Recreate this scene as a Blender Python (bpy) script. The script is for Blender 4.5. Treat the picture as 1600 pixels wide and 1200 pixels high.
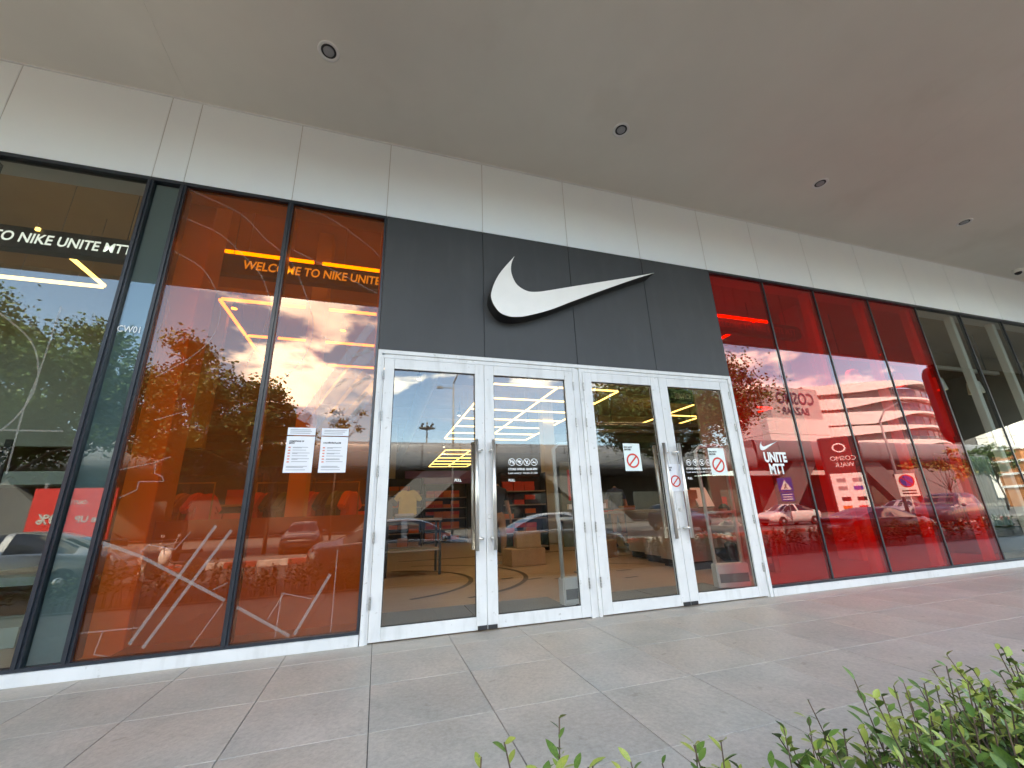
import bpy, bmesh, math, random
from mathutils import Vector, Matrix
R = math.radians
sc = bpy.context.scene
for o in list(bpy.data.objects):
    bpy.data.objects.remove(o)
C = sc.collection

# ------------------------------------------------------------------ camera, sky, sun, exposure
cam_d = bpy.data.cameras.new('camera')
cam = bpy.data.objects.new('camera', cam_d)
C.objects.link(cam)
sc.camera = cam
cam_d.sensor_fit = 'HORIZONTAL'
cam_d.angle = R(102.04)
cam_d.clip_start = 0.03
cam_d.clip_end = 2000
yaw, pitch, roll = R(17.785), R(17.307), R(-2.03)
fw = Vector((math.sin(yaw)*math.cos(pitch), math.cos(yaw)*math.cos(pitch), math.sin(pitch)))
r0 = Vector((math.cos(yaw), -math.sin(yaw), 0))
u0 = r0.cross(fw)
rr = math.cos(roll)*r0 + math.sin(roll)*u0
uu = -math.sin(roll)*r0 + math.cos(roll)*u0
cam.matrix_world = Matrix(((rr.x, uu.x, -fw.x, 0), (rr.y, uu.y, -fw.y, -3.926),
                           (rr.z, uu.z, -fw.z, 0.953), (0, 0, 0, 1)))

SUN_EL, SUN_AZ = R(54), R(-22)        # sun stands behind the shop, a little to its left
world = bpy.data.worlds.new('World')
sc.world = world
world.use_nodes = True
nt = world.node_tree
nt.nodes.clear()
N = nt.nodes.new
wo = N('ShaderNodeOutputWorld')
bg = N('ShaderNodeBackground')
bg.inputs['Strength'].default_value = 0.15
sky = N('ShaderNodeTexSky')
sky.sky_type = 'NISHITA'
sky.sun_disc = False
sky.sun_elevation = SUN_EL
sky.sun_rotation = SUN_AZ
sky.dust_density = 0.25
sky.ozone_density = 3.0
tc = N('ShaderNodeTexCoord')
mp = N('ShaderNodeMapping')
mp.inputs['Scale'].default_value = (1, 1, 2.3)
mp.inputs['Location'].default_value = (2.3, 6.4, 0.2)
n1 = N('ShaderNodeTexNoise')
n1.inputs['Scale'].default_value = 2.6
n1.inputs['Detail'].default_value = 9
n1.inputs['Roughness'].default_value = 0.56
rp = N('ShaderNodeValToRGB')
rp.color_ramp.elements[0].position = 0.545
rp.color_ramp.elements[1].position = 0.605
n2 = N('ShaderNodeTexNoise')
n2.inputs['Scale'].default_value = 5.0
n2.inputs['Detail'].default_value = 6
mp2 = N('ShaderNodeMapping')
mp2.inputs['Location'].default_value = (2.3, 6.4, 0.42)
mp2.inputs['Scale'].default_value = (1, 1, 2.3)
cr2 = N('ShaderNodeValToRGB')
cr2.color_ramp.elements[0].position = 0.35
cr2.color_ramp.elements[0].color = (5.0, 5.3, 6.0, 1)
cr2.color_ramp.elements[1].position = 0.62
cr2.color_ramp.elements[1].color = (13.5, 13.0, 12.2, 1)
mx = N('ShaderNodeMix')
mx.data_type = 'RGBA'
L = nt.links.new
L(tc.outputs['Generated'], mp.inputs['Vector'])
L(mp.outputs['Vector'], n1.inputs['Vector'])
L(n1.outputs['Fac'], rp.inputs['Fac'])
L(tc.outputs['Generated'], mp2.inputs['Vector'])
L(mp2.outputs['Vector'], n2.inputs['Vector'])
L(n2.outputs['Fac'], cr2.inputs['Fac'])
L(rp.outputs['Color'], mx.inputs['Factor'])
L(sky.outputs['Color'], mx.inputs['A'])
L(cr2.outputs['Color'], mx.inputs['B'])
L(mx.outputs['Result'], bg.inputs['Color'])
L(bg.outputs['Background'], wo.inputs['Surface'])

sun_d = bpy.data.lights.new('sun', 'SUN')
sun_d.energy = 3.6
sun_d.angle = R(0.55)
sun_d.color = (1.0, 0.95, 0.87)
sun = bpy.data.objects.new('sun', sun_d)
C.objects.link(sun)
sdir = Vector((math.sin(SUN_AZ)*math.cos(SUN_EL), math.cos(SUN_AZ)*math.cos(SUN_EL), math.sin(SUN_EL)))
sun.rotation_euler = sdir.to_track_quat('Z', 'Y').to_euler()
sun.location = (0, 40, 60)

sc.view_settings.view_transform = 'Standard'
sc.view_settings.look = 'None'
sc.view_settings.gamma = 1
sc.view_settings.exposure = 3.15
sc.view_settings.use_white_balance = True       # the phone balances for the open shade
sc.view_settings.white_balance_temperature = 8000
sc.view_settings.white_balance_tint = 8
sc.render.engine = 'CYCLES'
sc.cycles.use_denoising = True
try:
    sc.cycles.denoiser = 'OPENIMAGEDENOISE'
    sc.cycles.denoising_input_passes = 'RGB_ALBEDO_NORMAL'
except Exception:
    pass
sc.cycles.max_bounces = 10
sc.cycles.diffuse_bounces = 5
sc.cycles.glossy_bounces = 5
sc.cycles.transparent_max_bounces = 24
sc.cycles.caustics_reflective = False
sc.cycles.caustics_refractive = False
sc.cycles.sample_clamp_indirect = 8.0

# ------------------------------------------------------------------ materials
def mat(name, col, rough=0.5, metal=0.0, spec=0.5, var=0.0, scale=6.0, bump=0.0, bscale=40.0, col2=None, emit=None, estr=0.0, stretch=None):
    m = bpy.data.materials.new(name)
    m.use_nodes = True
    t = m.node_tree
    b = t.nodes['Principled BSDF']
    b.inputs['Roughness'].default_value = rough
    b.inputs['Metallic'].default_value = metal
    b.inputs['Specular IOR Level'].default_value = spec
    c = tuple(col) + (1,)
    b.inputs['Base Color'].default_value = c
    crd = t.nodes.new('ShaderNodeTexCoord')
    vec = crd.outputs['Object']
    if stretch:
        mpn = t.nodes.new('ShaderNodeMapping')
        mpn.inputs['Scale'].default_value = stretch
        t.links.new(vec, mpn.inputs['Vector'])
        vec = mpn.outputs['Vector']
    if var or col2:
        nz = t.nodes.new('ShaderNodeTexNoise')
        nz.inputs['Scale'].default_value = scale
        nz.inputs['Detail'].default_value = 7
        nz.inputs['Roughness'].default_value = 0.6
        t.links.new(vec, nz.inputs['Vector'])
        rm = t.nodes.new('ShaderNodeValToRGB')
        rm.color_ramp.elements[0].position = 0.3
        rm.color_ramp.elements[1].position = 0.7
        if col2:
            rm.color_ramp.elements[0].color = c
            rm.color_ramp.elements[1].color = tuple(col2) + (1,)
        else:
            rm.color_ramp.elements[0].color = tuple(x*(1-var) for x in col) + (1,)
            rm.color_ramp.elements[1].color = tuple(min(1, x*(1+var)) for x in col) + (1,)
        t.links.new(nz.outputs['Fac'], rm.inputs['Fac'])
        t.links.new(rm.outputs['Color'], b.inputs['Base Color'])
    if bump:
        nb = t.nodes.new('ShaderNodeTexNoise')
        nb.inputs['Scale'].default_value = bscale
        nb.inputs['Detail'].default_value = 5
        t.links.new(vec, nb.inputs['Vector'])
        bp = t.nodes.new('ShaderNodeBump')
        bp.inputs['Strength'].default_value = bump
        bp.inputs['Distance'].default_value = 0.01
        t.links.new(nb.outputs['Fac'], bp.inputs['Height'])
        t.links.new(bp.outputs['Normal'], b.inputs['Normal'])
    if emit:
        b.inputs['Emission Color'].default_value = tuple(emit) + (1,)
        b.inputs['Emission Strength'].default_value = estr
    return m

def glass(name, tint=(1, 1, 1), f0=0.07, film=0.0, filmcol=(1, 0, 0), wave=0.0):
    """window glass: mirror reflection by Fresnel over tinted see-through, with an optional coloured film"""
    m = bpy.data.materials.new(name)
    m.use_nodes = True
    t = m.node_tree
    t.nodes.clear()
    n = t.nodes.new
    out = n('ShaderNodeOutputMaterial')
    tr = n('ShaderNodeBsdfTransparent')
    tr.inputs['Color'].default_value = tuple(tint) + (1,)
    gl = n('ShaderNodeBsdfGlossy')
    gl.inputs['Roughness'].default_value = 0.0
    gl.inputs['Color'].default_value = (0.97, 1, 0.99, 1)
    lw = n('ShaderNodeLayerWeight')
    lw.inputs['Blend'].default_value = 0.5
    pw = n('ShaderNodeMath'); pw.operation = 'POWER'; pw.inputs[1].default_value = 5
    ma = n('ShaderNodeMath'); ma.operation = 'MULTIPLY_ADD'
    ma.inputs[1].default_value = (1-f0)*0.85; ma.inputs[2].default_value = f0
    t.links.new(lw.outputs['Facing'], pw.inputs[0])
    t.links.new(pw.outputs[0], ma.inputs[0])
    base = tr.outputs[0]
    if film:
        df = n('ShaderNodeBsdfDiffuse'); df.inputs['Color'].default_value = tuple(filmcol) + (1,)
        tl = n('ShaderNodeBsdfTranslucent'); tl.inputs['Color'].default_value = tuple(filmcol) + (1,)
        m1 = n('ShaderNodeMixShader'); m1.inputs[0].default_value = 0.4
        t.links.new(df.outputs[0], m1.inputs[1]); t.links.new(tl.outputs[0], m1.inputs[2])
        m2 = n('ShaderNodeMixShader'); m2.inputs[0].default_value = film
        t.links.new(tr.outputs[0], m2.inputs[1]); t.links.new(m1.outputs[0], m2.inputs[2])
        base = m2.outputs[0]
    mxs = n('ShaderNodeMixShader')
    t.links.new(ma.outputs[0], mxs.inputs[0])
    t.links.new(base, mxs.inputs[1])
    t.links.new(gl.outputs[0], mxs.inputs[2])
    t.links.new(mxs.outputs[0], out.inputs['Surface'])
    if wave:
        cd = n('ShaderNodeTexCoord'); nz = n('ShaderNodeTexNoise')
        nz.inputs['Scale'].default_value = 0.9; nz.inputs['Detail'].default_value = 1
        bp = n('ShaderNodeBump'); bp.inputs['Strength'].default_value = 1.0; bp.inputs['Distance'].default_value = wave
        t.links.new(cd.outputs['Object'], nz.inputs['Vector'])
        t.links.new(nz.outputs['Fac'], bp.inputs['Height'])
        t.links.new(bp.outputs['Normal'], gl.inputs['Normal'])
    return m

M = {}
def tile_mat():
    m = mat('stone_tile', (0.365, 0.332, 0.290), 0.42, spec=0.35, scale=3.2, col2=(0.470, 0.434, 0.386), bump=0.10, bscale=90)
    t = m.node_tree
    b_ = t.nodes['Principled BSDF']
    src = [l for l in t.links if l.to_socket == b_.inputs['Base Color']][0].from_socket
    crd = [n for n in t.nodes if n.type == 'TEX_COORD'][0]
    fine = t.nodes.new('ShaderNodeTexNoise')
    fine.inputs['Scale'].default_value = 38
    fine.inputs['Detail'].default_value = 8
    fine.inputs['Roughness'].default_value = 0.75
    big = t.nodes.new('ShaderNodeTexNoise')
    big.inputs['Scale'].default_value = 1.6
    big.inputs['Detail'].default_value = 4
    for nz in (fine, big):
        t.links.new(crd.outputs['Object'], nz.inputs['Vector'])
    r1 = t.nodes.new('ShaderNodeValToRGB')
    r1.color_ramp.elements[0].position = 0.32
    r1.color_ramp.elements[0].color = (0.80, 0.79, 0.78, 1)
    r1.color_ramp.elements[1].position = 0.68
    r1.color_ramp.elements[1].color = (1.16, 1.16, 1.15, 1)
    r2 = t.nodes.new('ShaderNodeValToRGB')
    r2.color_ramp.elements[0].position = 0.35
    r2.color_ramp.elements[0].color = (0.96, 1.0, 1.0, 1)
    r2.color_ramp.elements[1].position = 0.65
    r2.color_ramp.elements[1].color = (1.05, 1.0, 0.97, 1)
    t.links.new(fine.outputs['Fac'], r1.inputs['Fac'])
    t.links.new(big.outputs['Fac'], r2.inputs['Fac'])
    prev = src
    for r_ in (r1, r2):
        mm = t.nodes.new('ShaderNodeMix')
        mm.data_type = 'RGBA'
        mm.blend_type = 'MULTIPLY'
        mm.inputs['Factor'].default_value = 1.0
        t.links.new(prev, mm.inputs['A'])
        t.links.new(r_.outputs['Color'], mm.inputs['B'])
        prev = mm.outputs['Result']
    t.links.new(prev, b_.inputs['Base Color'])
    rr_ = t.nodes.new('ShaderNodeMapRange')
    rr_.inputs['To Min'].default_value = 0.34
    rr_.inputs['To Max'].default_value = 0.52
    t.links.new(big.outputs['Fac'], rr_.inputs['Value'])
    t.links.new(rr_.outputs['Result'], b_.inputs['Roughness'])
    return m
M['tile'] = tile_mat()
M['grout'] = mat('grout', (0.10, 0.095, 0.09), 0.9)
M['soffit'] = mat('soffit_paint', (0.80, 0.775, 0.70), 0.7, var=0.06, scale=0.5, bump=0.04, bscale=1.5)
M['fascia'] = mat('fascia_panel_paint', (0.92, 0.97, 1.0), 0.5, metal=0.68, spec=0.5, var=0.03, scale=1.2, bump=0.03, bscale=5)
M['sealant'] = mat('sealant', (0.60, 0.60, 0.58), 0.8)
M['clad'] = mat('dark_cladding', (0.046, 0.050, 0.053), 0.55, spec=0.4, var=0.12, scale=1.5, bump=0.05, bscale=18)
M['mullion'] = mat('dark_mullion', (0.018, 0.024, 0.032), 0.35, spec=0.5, var=0.25, scale=14)
M['white_al'] = mat('white_aluminium', (0.70, 0.71, 0.70), 0.40, spec=0.45, var=0.07, scale=2.5, bump=0.03, bscale=14)
M['steel'] = mat('brushed_steel', (0.74, 0.73, 0.70), 0.42, metal=1.0, var=0.1, scale=30, stretch=(20, 20, 1))
M['hinge'] = mat('hinge_metal', (0.42, 0.42, 0.41), 0.4, metal=0.8, var=0.3, scale=60)
M['gasket'] = mat('black_gasket', (0.015, 0.015, 0.016), 0.6)
M['logo_face'] = mat('logo_white_face', (0.82, 0.82, 0.79), 0.4, var=0.03, scale=4)
M['black'] = mat('black_paint', (0.012, 0.012, 0.013), 0.45)
M['spandrel'] = mat('spandrel_back', (0.13, 0.155, 0.155), 0.6, var=0.1, scale=2)
M['clear'] = glass('clear_glass', (0.86, 0.90, 0.88), 0.062, wave=0.0005)
M['doorglass'] = glass('door_glass', (0.90, 0.91, 0.90), 0.060, wave=0.0003)
M['orange'] = glass('orange_film_glass', (0.93, 0.48, 0.10), 0.062, 0.085, (0.68, 0.25, 0.07), wave=0.0005)
M['red'] = glass('red_film_glass', (0.95, 0.06, 0.035), 0.064, 0.085, (0.76, 0.012, 0.010), wave=0.0005)
M['spanglass'] = glass('spandrel_glass', (0.8, 0.87, 0.86), 0.060, wave=0.0005)
M['paper'] = mat('white_paper', (0.78, 0.80, 0.83), 0.7, var=0.02, scale=10)
M['papergreen'] = mat('laminated_paper', (0.70, 0.80, 0.77), 0.35, var=0.03, scale=8)
M['ink'] = mat('black_ink', (0.03, 0.03, 0.035), 0.7)
M['greyink'] = mat('grey_ink', (0.28, 0.29, 0.32), 0.7)
M['redink'] = mat('red_ink', (0.62, 0.045, 0.03), 0.6)
M['orangeink'] = mat('orange_ink', (0.75, 0.25, 0.18), 0.6)
M['vinyl'] = mat('white_vinyl', (0.80, 0.82, 0.80), 0.5)
M['leaf'] = mat('hedge_leaf', (0.045, 0.105, 0.018), 0.40, spec=0.4, scale=9.0, col2=(0.13, 0.21, 0.035))
M['leafnew'] = mat('hedge_young_leaf', (0.16, 0.25, 0.035), 0.42, spec=0.4, scale=9.0, col2=(0.33, 0.33, 0.07))
M['twig'] = mat('hedge_twig', (0.12, 0.075, 0.05), 0.8, var=0.3, scale=20)
M['soil'] = mat('bed_soil', (0.06, 0.045, 0.03), 0.95, var=0.4, scale=12, bump=0.5)
M['crown'] = mat('tree_leaf', (0.028, 0.055, 0.014), 0.5, spec=0.3, scale=0.5, col2=(0.075, 0.13, 0.03))
M['crown2'] = mat('young_tree_leaf', (0.10, 0.12, 0.03), 0.5, spec=0.3, scale=0.8, col2=(0.22, 0.16, 0.04))
M['bark'] = mat('bark', (0.07, 0.055, 0.045), 0.9, var=0.3, scale=8)
M['asphalt'] = mat('asphalt', (0.05, 0.05, 0.052), 0.9, var=0.25, scale=3, bump=0.2)
M['paving'] = mat('far_paving', (0.12, 0.115, 0.11), 0.85, var=0.15, scale=1.0)
M['kerbred'] = mat('kerb_red_paint', (0.26, 0.05, 0.04), 0.8, var=0.3, scale=5)
M['kerbwhite'] = mat('kerb_white_paint', (0.42, 0.41, 0.39), 0.8, var=0.25, scale=5)
M['kerbstone'] = mat('kerb_stone', (0.33, 0.32, 0.30), 0.85, var=0.15, scale=5)

M['woodfloor'] = mat('shop_floor', (0.36, 0.245, 0.155), 0.28, spec=0.5, var=0.16, scale=3.0, stretch=(0.6, 6, 1))
M['doormat'] = mat('entrance_mat', (0.14, 0.145, 0.14), 0.85, var=0.15, scale=60)
M['floorline'] = mat('floor_line', (0.03, 0.022, 0.018), 0.4)
M['shopceil'] = mat('shop_ceiling', (0.36, 0.27, 0.18), 0.8, var=0.15, scale=1.0)
M['shopwall'] = mat('shop_wall', (0.15, 0.14, 0.135), 0.8, var=0.12, scale=1.0)
M['column'] = mat('column_paint', (0.66, 0.63, 0.58), 0.7, var=0.04, scale=1.5)
M['lowwall'] = mat('window_back_panel', (0.27, 0.25, 0.235), 0.7, var=0.06, scale=1.5)
M['led'] = mat('led_tube', (0.9, 0.8, 0.5), 0.4, emit=(1.0, 0.62, 0.17), estr=0.60)
M['glowletter'] = mat('glow_letter', (0.8, 0.8, 0.78), 0.5, emit=(0.85, 0.95, 1.0), estr=0.12)  # white banner letters; added glow stands in for daylight on them
M['ledcool'] = mat('spot_lens', (0.9, 0.9, 0.85), 0.4, emit=(1.0, 0.90, 0.70), estr=1.0)
M['darkmetal'] = mat('dark_metal', (0.03, 0.03, 0.032), 0.45, metal=0.3)
M['greymetal'] = mat('grey_metal', (0.30, 0.31, 0.32), 0.5, metal=0.4, var=0.1)
M['card'] = mat('cardboard', (0.36, 0.215, 0.11), 0.8, var=0.12, scale=5)
M['boxred'] = mat('shoebox_red', (0.55, 0.05, 0.02), 0.55, var=0.1)
M['boxorange'] = mat('shoebox_orange', (0.62, 0.16, 0.03), 0.55, var=0.1)
M['boxblack'] = mat('shoebox_black', (0.02, 0.02, 0.022), 0.5)
M['yellowcloth'] = mat('yellow_cloth', (0.62, 0.50, 0.14), 0.85, var=0.1, scale=8)
M['greycloth'] = mat('grey_cloth', (0.13, 0.15, 0.18), 0.85, var=0.15, scale=8)
M['darkcloth'] = mat('dark_cloth', (0.022, 0.025, 0.035), 0.85, var=0.2, scale=8)
M['bluecloth'] = mat('navy_cloth', (0.03, 0.05, 0.12), 0.85, var=0.2, scale=8)
M['khaki'] = mat('khaki_cloth', (0.38, 0.20, 0.085), 0.85, var=0.15, scale=8)
M['whitecloth'] = mat('pale_grey_cloth', (0.52, 0.52, 0.56), 0.85, var=0.08, scale=8)
M['greencloth'] = mat('green_cloth', (0.04, 0.16, 0.06), 0.85, var=0.15, scale=8)
M['purple'] = mat('purple_print', (0.25, 0.14, 0.5), 0.7)
M['skin'] = mat('skin', (0.36, 0.20, 0.13), 0.55, var=0.06, scale=10)
M['hair'] = mat('black_hair', (0.012, 0.010, 0.010), 0.5)
M['greenpanel'] = mat('green_grey_panel', (0.16, 0.22, 0.21), 0.5, var=0.05)
M['laminate'] = mat('counter_laminate', (0.36, 0.31, 0.27), 0.5, var=0.06)
M['posterred'] = mat('red_poster', (0.62, 0.03, 0.025), 0.5, var=0.05)
M['plasticwhite'] = mat('antenna_plastic', (0.66, 0.68, 0.66), 0.4, var=0.03)
M['acrylic'] = mat('antenna_grey_panel', (0.12, 0.12, 0.12), 0.4)
M['palewall'] = mat('pale_shop_wall', (0.26, 0.30, 0.27), 0.7, var=0.04)

M['bldwhite'] = mat('white_cladding', (0.76, 0.74, 0.71), 0.5, var=0.05, scale=0.3)
M['bldgrey'] = mat('grey_metal_roof', (0.19, 0.195, 0.21), 0.42, metal=0.2, var=0.1, scale=0.25)
M['bldgrey2'] = mat('grey_render', (0.17, 0.165, 0.165), 0.75, var=0.1, scale=0.3)
M['leggrey'] = mat('leg_concrete', (0.10, 0.098, 0.096), 0.8, var=0.12, scale=0.4)
M['blddark'] = mat('dark_undercroft', (0.06, 0.057, 0.055), 0.8, var=0.2, scale=0.4)
M['bldwin'] = mat('far_window_glass', (0.06, 0.07, 0.09), 0.12, spec=0.7, var=0.3, scale=0.3)
M['bldsign'] = mat('grey_sign_letters', (0.04, 0.04, 0.07), 0.5)
M['signwall'] = mat('sign_wall_render', (0.42, 0.41, 0.40), 0.7, var=0.05, scale=0.2)
M['brickorange'] = mat('orange_cladding', (0.45, 0.17, 0.06), 0.7, var=0.25, scale=0.8)
M['pole'] = mat('galvanised_pole', (0.25, 0.26, 0.27), 0.5, metal=0.4)
M['signblue'] = mat('sign_blue', (0.03, 0.06, 0.35), 0.45)
M['signwhite'] = mat('sign_white', (0.78, 0.78, 0.76), 0.45)
M['signred'] = mat('sign_red', (0.6, 0.03, 0.03), 0.45)
M['tyre'] = mat('tyre_rubber', (0.015, 0.015, 0.015), 0.8)
M['rim'] = mat('alloy_rim', (0.5, 0.5, 0.5), 0.3, metal=1.0)
M['carglass'] = mat('car_window', (0.012, 0.014, 0.016), 0.05, spec=0.8)
M['lamp'] = mat('headlamp_glass', (0.75, 0.76, 0.78), 0.08, metal=0.6)
M['taillamp'] = mat('tail_lamp', (0.45, 0.01, 0.01), 0.15)
def paint(name, c, metal=0.3):
    m = mat(name, c, 0.28, metal=metal, spec=0.5)
    m.node_tree.nodes['Principled BSDF'].inputs['Coat Weight'].default_value = 0.7
    return m
M['psilver'] = paint('silver_car_paint', (0.42, 0.42, 0.42), 0.6)
M['pwhite'] = paint('white_car_paint', (0.72, 0.72, 0.70), 0.0)
M['pblack'] = paint('black_car_paint', (0.012, 0.012, 0.015), 0.1)
M['pdark'] = paint('dark_grey_car_paint', (0.05, 0.05, 0.07), 0.4)
M['pred'] = paint('red_car_paint', (0.35, 0.03, 0.02), 0.1)

def decal_mat(name, col, alpha):
    m = bpy.data.materials.new(name)
    m.use_nodes = True
    t = m.node_tree
    t.nodes.clear()
    o_ = t.nodes.new('ShaderNodeOutputMaterial')
    a = t.nodes.new('ShaderNodeBsdfTransparent')
    d = t.nodes.new('ShaderNodeBsdfDiffuse')
    d.inputs['Color'].default_value = tuple(col) + (1,)
    x = t.nodes.new('ShaderNodeMixShader')
    x.inputs[0].default_value = alpha
    t.links.new(a.outputs[0], x.inputs[1]); t.links.new(d.outputs[0], x.inputs[2])
    t.links.new(x.outputs[0], o_.inputs[0])
    return m
M['frost'] = decal_mat('frosted_line', (0.50, 0.50, 0.46), 0.30)
M['frostthin'] = decal_mat('thin_white_line', (0.66, 0.60, 0.54), 0.22)
M['frostwide'] = decal_mat('pale_cut_stripe', (0.60, 0.66, 0.72), 0.22)

def stain(m, scale, lo, hi, dark, stretch=(1, 1, 1), off=(0, 0, 0)):
    """scattered scuffs or spots: the base colour is multiplied by dark where a noise peaks"""
    t = m.node_tree
    b_ = t.nodes['Principled BSDF']
    lk = [l for l in t.links if l.to_socket == b_.inputs['Base Color']]
    crd = t.nodes.new('ShaderNodeTexCoord')
    mp_ = t.nodes.new('ShaderNodeMapping')
    mp_.inputs['Scale'].default_value = stretch
    mp_.inputs['Location'].default_value = off
    nz = t.nodes.new('ShaderNodeTexNoise')
    nz.inputs['Scale'].default_value = scale
    nz.inputs['Detail'].default_value = 6
    r_ = t.nodes.new('ShaderNodeValToRGB')
    r_.color_ramp.elements[0].position = lo
    r_.color_ramp.elements[0].color = (1, 1, 1, 1)
    r_.color_ramp.elements[1].position = hi
    r_.color_ramp.elements[1].color = tuple(dark) + (1,)
    mm = t.nodes.new('ShaderNodeMix')
    mm.data_type = 'RGBA'
    mm.blend_type = 'MULTIPLY'
    mm.inputs['Factor'].default_value = 1.0
    t.links.new(crd.outputs['Object'], mp_.inputs['Vector'])
    t.links.new(mp_.outputs['Vector'], nz.inputs['Vector'])
    t.links.new(nz.outputs['Fac'], r_.inputs['Fac'])
    if lk:
        t.links.new(lk[0].from_socket, mm.inputs['A'])
    else:
        mm.inputs['A'].default_value = b_.inputs['Base Color'].default_value
    t.links.new(r_.outputs['Color'], mm.inputs['B'])
    t.links.new(mm.outputs['Result'], b_.inputs['Base Color'])
stain(M['white_al'], 26, 0.66, 0.76, (0.72, 0.70, 0.67))
stain(M['white_al'], 5, 0.52, 0.75, (0.86, 0.86, 0.85), (3, 3, 0.6))
stain(M['tile'], 9, 0.66, 0.74, (0.72, 0.70, 0.68))
stain(M['tile'], 1.1, 0.50, 0.70, (0.88, 0.88, 0.88), off=(4, 2, 0))
stain(M['clad'], 3.5, 0.52, 0.78, (1.18, 1.17, 1.15), (2.0, 1, 0.45))
stain(M['soffit'], 0.9, 0.56, 0.72, (0.93, 0.92, 0.90))

# ------------------------------------------------------------------ helpers
def mesh_from(name, v, f, smooth=False):
    me = bpy.data.meshes.new(name)
    me.from_pydata([tuple(p) for p in v], [], f)
    me.update()
    if smooth:
        me.polygons.foreach_set('use_smooth', [True]*len(me.polygons))
    return me

class MB:
    def __init__(s):
        s.v, s.f = [], []
    def add(s, v, f):
        b = len(s.v)
        s.v += [tuple(p) for p in v]
        s.f += [tuple(i+b for i in q) for q in f]
        return s
    def box(s, x0, x1, y0, y1, z0, z1):
        return s.add([(x0,y0,z0),(x1,y0,z0),(x1,y1,z0),(x0,y1,z0),(x0,y0,z1),(x1,y0,z1),(x1,y1,z1),(x0,y1,z1)],
                     [(0,3,2,1),(4,5,6,7),(0,1,5,4),(1,2,6,5),(2,3,7,6),(3,0,4,7)])
    def tube(s, pts, rad, n=8, cap=True):
        pts = [Vector(p) for p in pts]
        if not isinstance(rad, (list, tuple)):
            rad = [rad]*len(pts)
        rings, up = [], None
        for i, p in enumerate(pts):
            d = (pts[min(i+1, len(pts)-1)] - pts[max(i-1, 0)]).normalized()
            if up is None:
                up = Vector((0,0,1)) if abs(d.z) < 0.9 else Vector((1,0,0))
            a = d.cross(up).normalized()
            b = a.cross(d).normalized()
            up = b
            rings.append([p + rad[i]*(math.cos(2*math.pi*k/n)*a + math.sin(2*math.pi*k/n)*b) for k in range(n)])
        v = [q for r_ in rings for q in r_]
        f = []
        for i in range(len(pts)-1):
            for k in range(n):
                f.append((i*n+k, i*n+(k+1) % n, (i+1)*n+(k+1) % n, (i+1)*n+k))
        if cap:
            f.append(tuple(range(n))[::-1])
            f.append(tuple(range((len(pts)-1)*n, len(pts)*n)))
        return s.add(v, f)
    def lathe(s, prof, n=20, axis='z', o=(0, 0, 0)):
        v, f = [], []
        for (r_, h) in prof:
            for k in range(n):
                a = 2*math.pi*k/n
                x, y = r_*math.cos(a), r_*math.sin(a)
                p = (x, y, h) if axis == 'z' else ((x, h, y) if axis == 'y' else (h, x, y))
                v.append((p[0]+o[0], p[1]+o[1], p[2]+o[2]))
        for i in range(len(prof)-1):
            for k in range(n):
                f.append((i*n+k, i*n+(k+1) % n, (i+1)*n+(k+1) % n, (i+1)*n+k))
        f.append(tuple(range(n)))
        f.append(tuple(range((len(prof)-1)*n, len(prof)*n)))
        return s.add(v, f)
    def prism_xz(s, poly, y0, y1):
        n = len(poly)
        v = [(x, y0, z) for x, z in poly] + [(x, y1, z) for x, z in poly]
        f = [tuple(range(n)), tuple(range(2*n-1, n-1, -1))]
        for i in range(n):
            j = (i+1) % n
            f.append((i, i+n, j+n, j))
        return s.add(v, f)
    def mesh(s, name, smooth=False):
        return mesh_from(name, s.v, s.f, smooth)

def bevel_mesh(me, w=0.004, seg=2):
    bm = bmesh.new()
    bm.from_mesh(me)
    bmesh.ops.recalc_face_normals(bm, faces=bm.faces)
    bmesh.ops.bevel(bm, geom=bm.edges[:], offset=w, segments=seg, affect='EDGES', clamp_overlap=True)
    bm.to_mesh(me)
    bm.free()
    return me

def fix(me):
    bm = bmesh.new()
    bm.from_mesh(me)
    bmesh.ops.recalc_face_normals(bm, faces=bm.faces)
    bm.to_mesh(me)
    bm.free()
    return me

def obj(name, me, m=None, parent=None, local=False):
    """link one mesh object; under a parent the mesh is in world coordinates unless local"""
    if isinstance(me, MB):
        me = fix(me.mesh(name))
    o = bpy.data.objects.new(name, me)
    C.objects.link(o)
    if m is not None:
        if not me.materials:
            me.materials.append(m)
    if parent is not None:
        o.parent = parent
        if not local:
            off = parent.location if parent.parent is None else Vector((0, 0, 0))
            o.matrix_parent_inverse = Matrix.Translation(-off)
    return o

def bx(name, x0, x1, y0, y1, z0, z1, m, parent=None, bev=0.0, local=False):
    me = MB().box(x0, x1, y0, y1, z0, z1).mesh(name)
    if bev:
        bevel_mesh(me, bev)
    return obj(name, me, m, parent, local)

def tag(o, label, cat, group=None):
    o['label'] = label
    o['category'] = cat
    if group:
        o['group'] = group
    return o

def thing(name, label, cat, loc=(0, 0, 0), rz=0.0, group=None):
    o = bpy.data.objects.new(name, None)
    C.objects.link(o)
    o.location = loc
    o.rotation_euler = (0, 0, rz)
    o.empty_display_size = 0.2
    return tag(o, label, cat, group)

def struct(o):
    o['kind'] = 'structure'
    return o

def empty_struct(name, loc=(0, 0, 0)):
    o = bpy.data.objects.new(name, None)
    C.objects.link(o)
    o.location = loc
    return struct(o)

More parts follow.
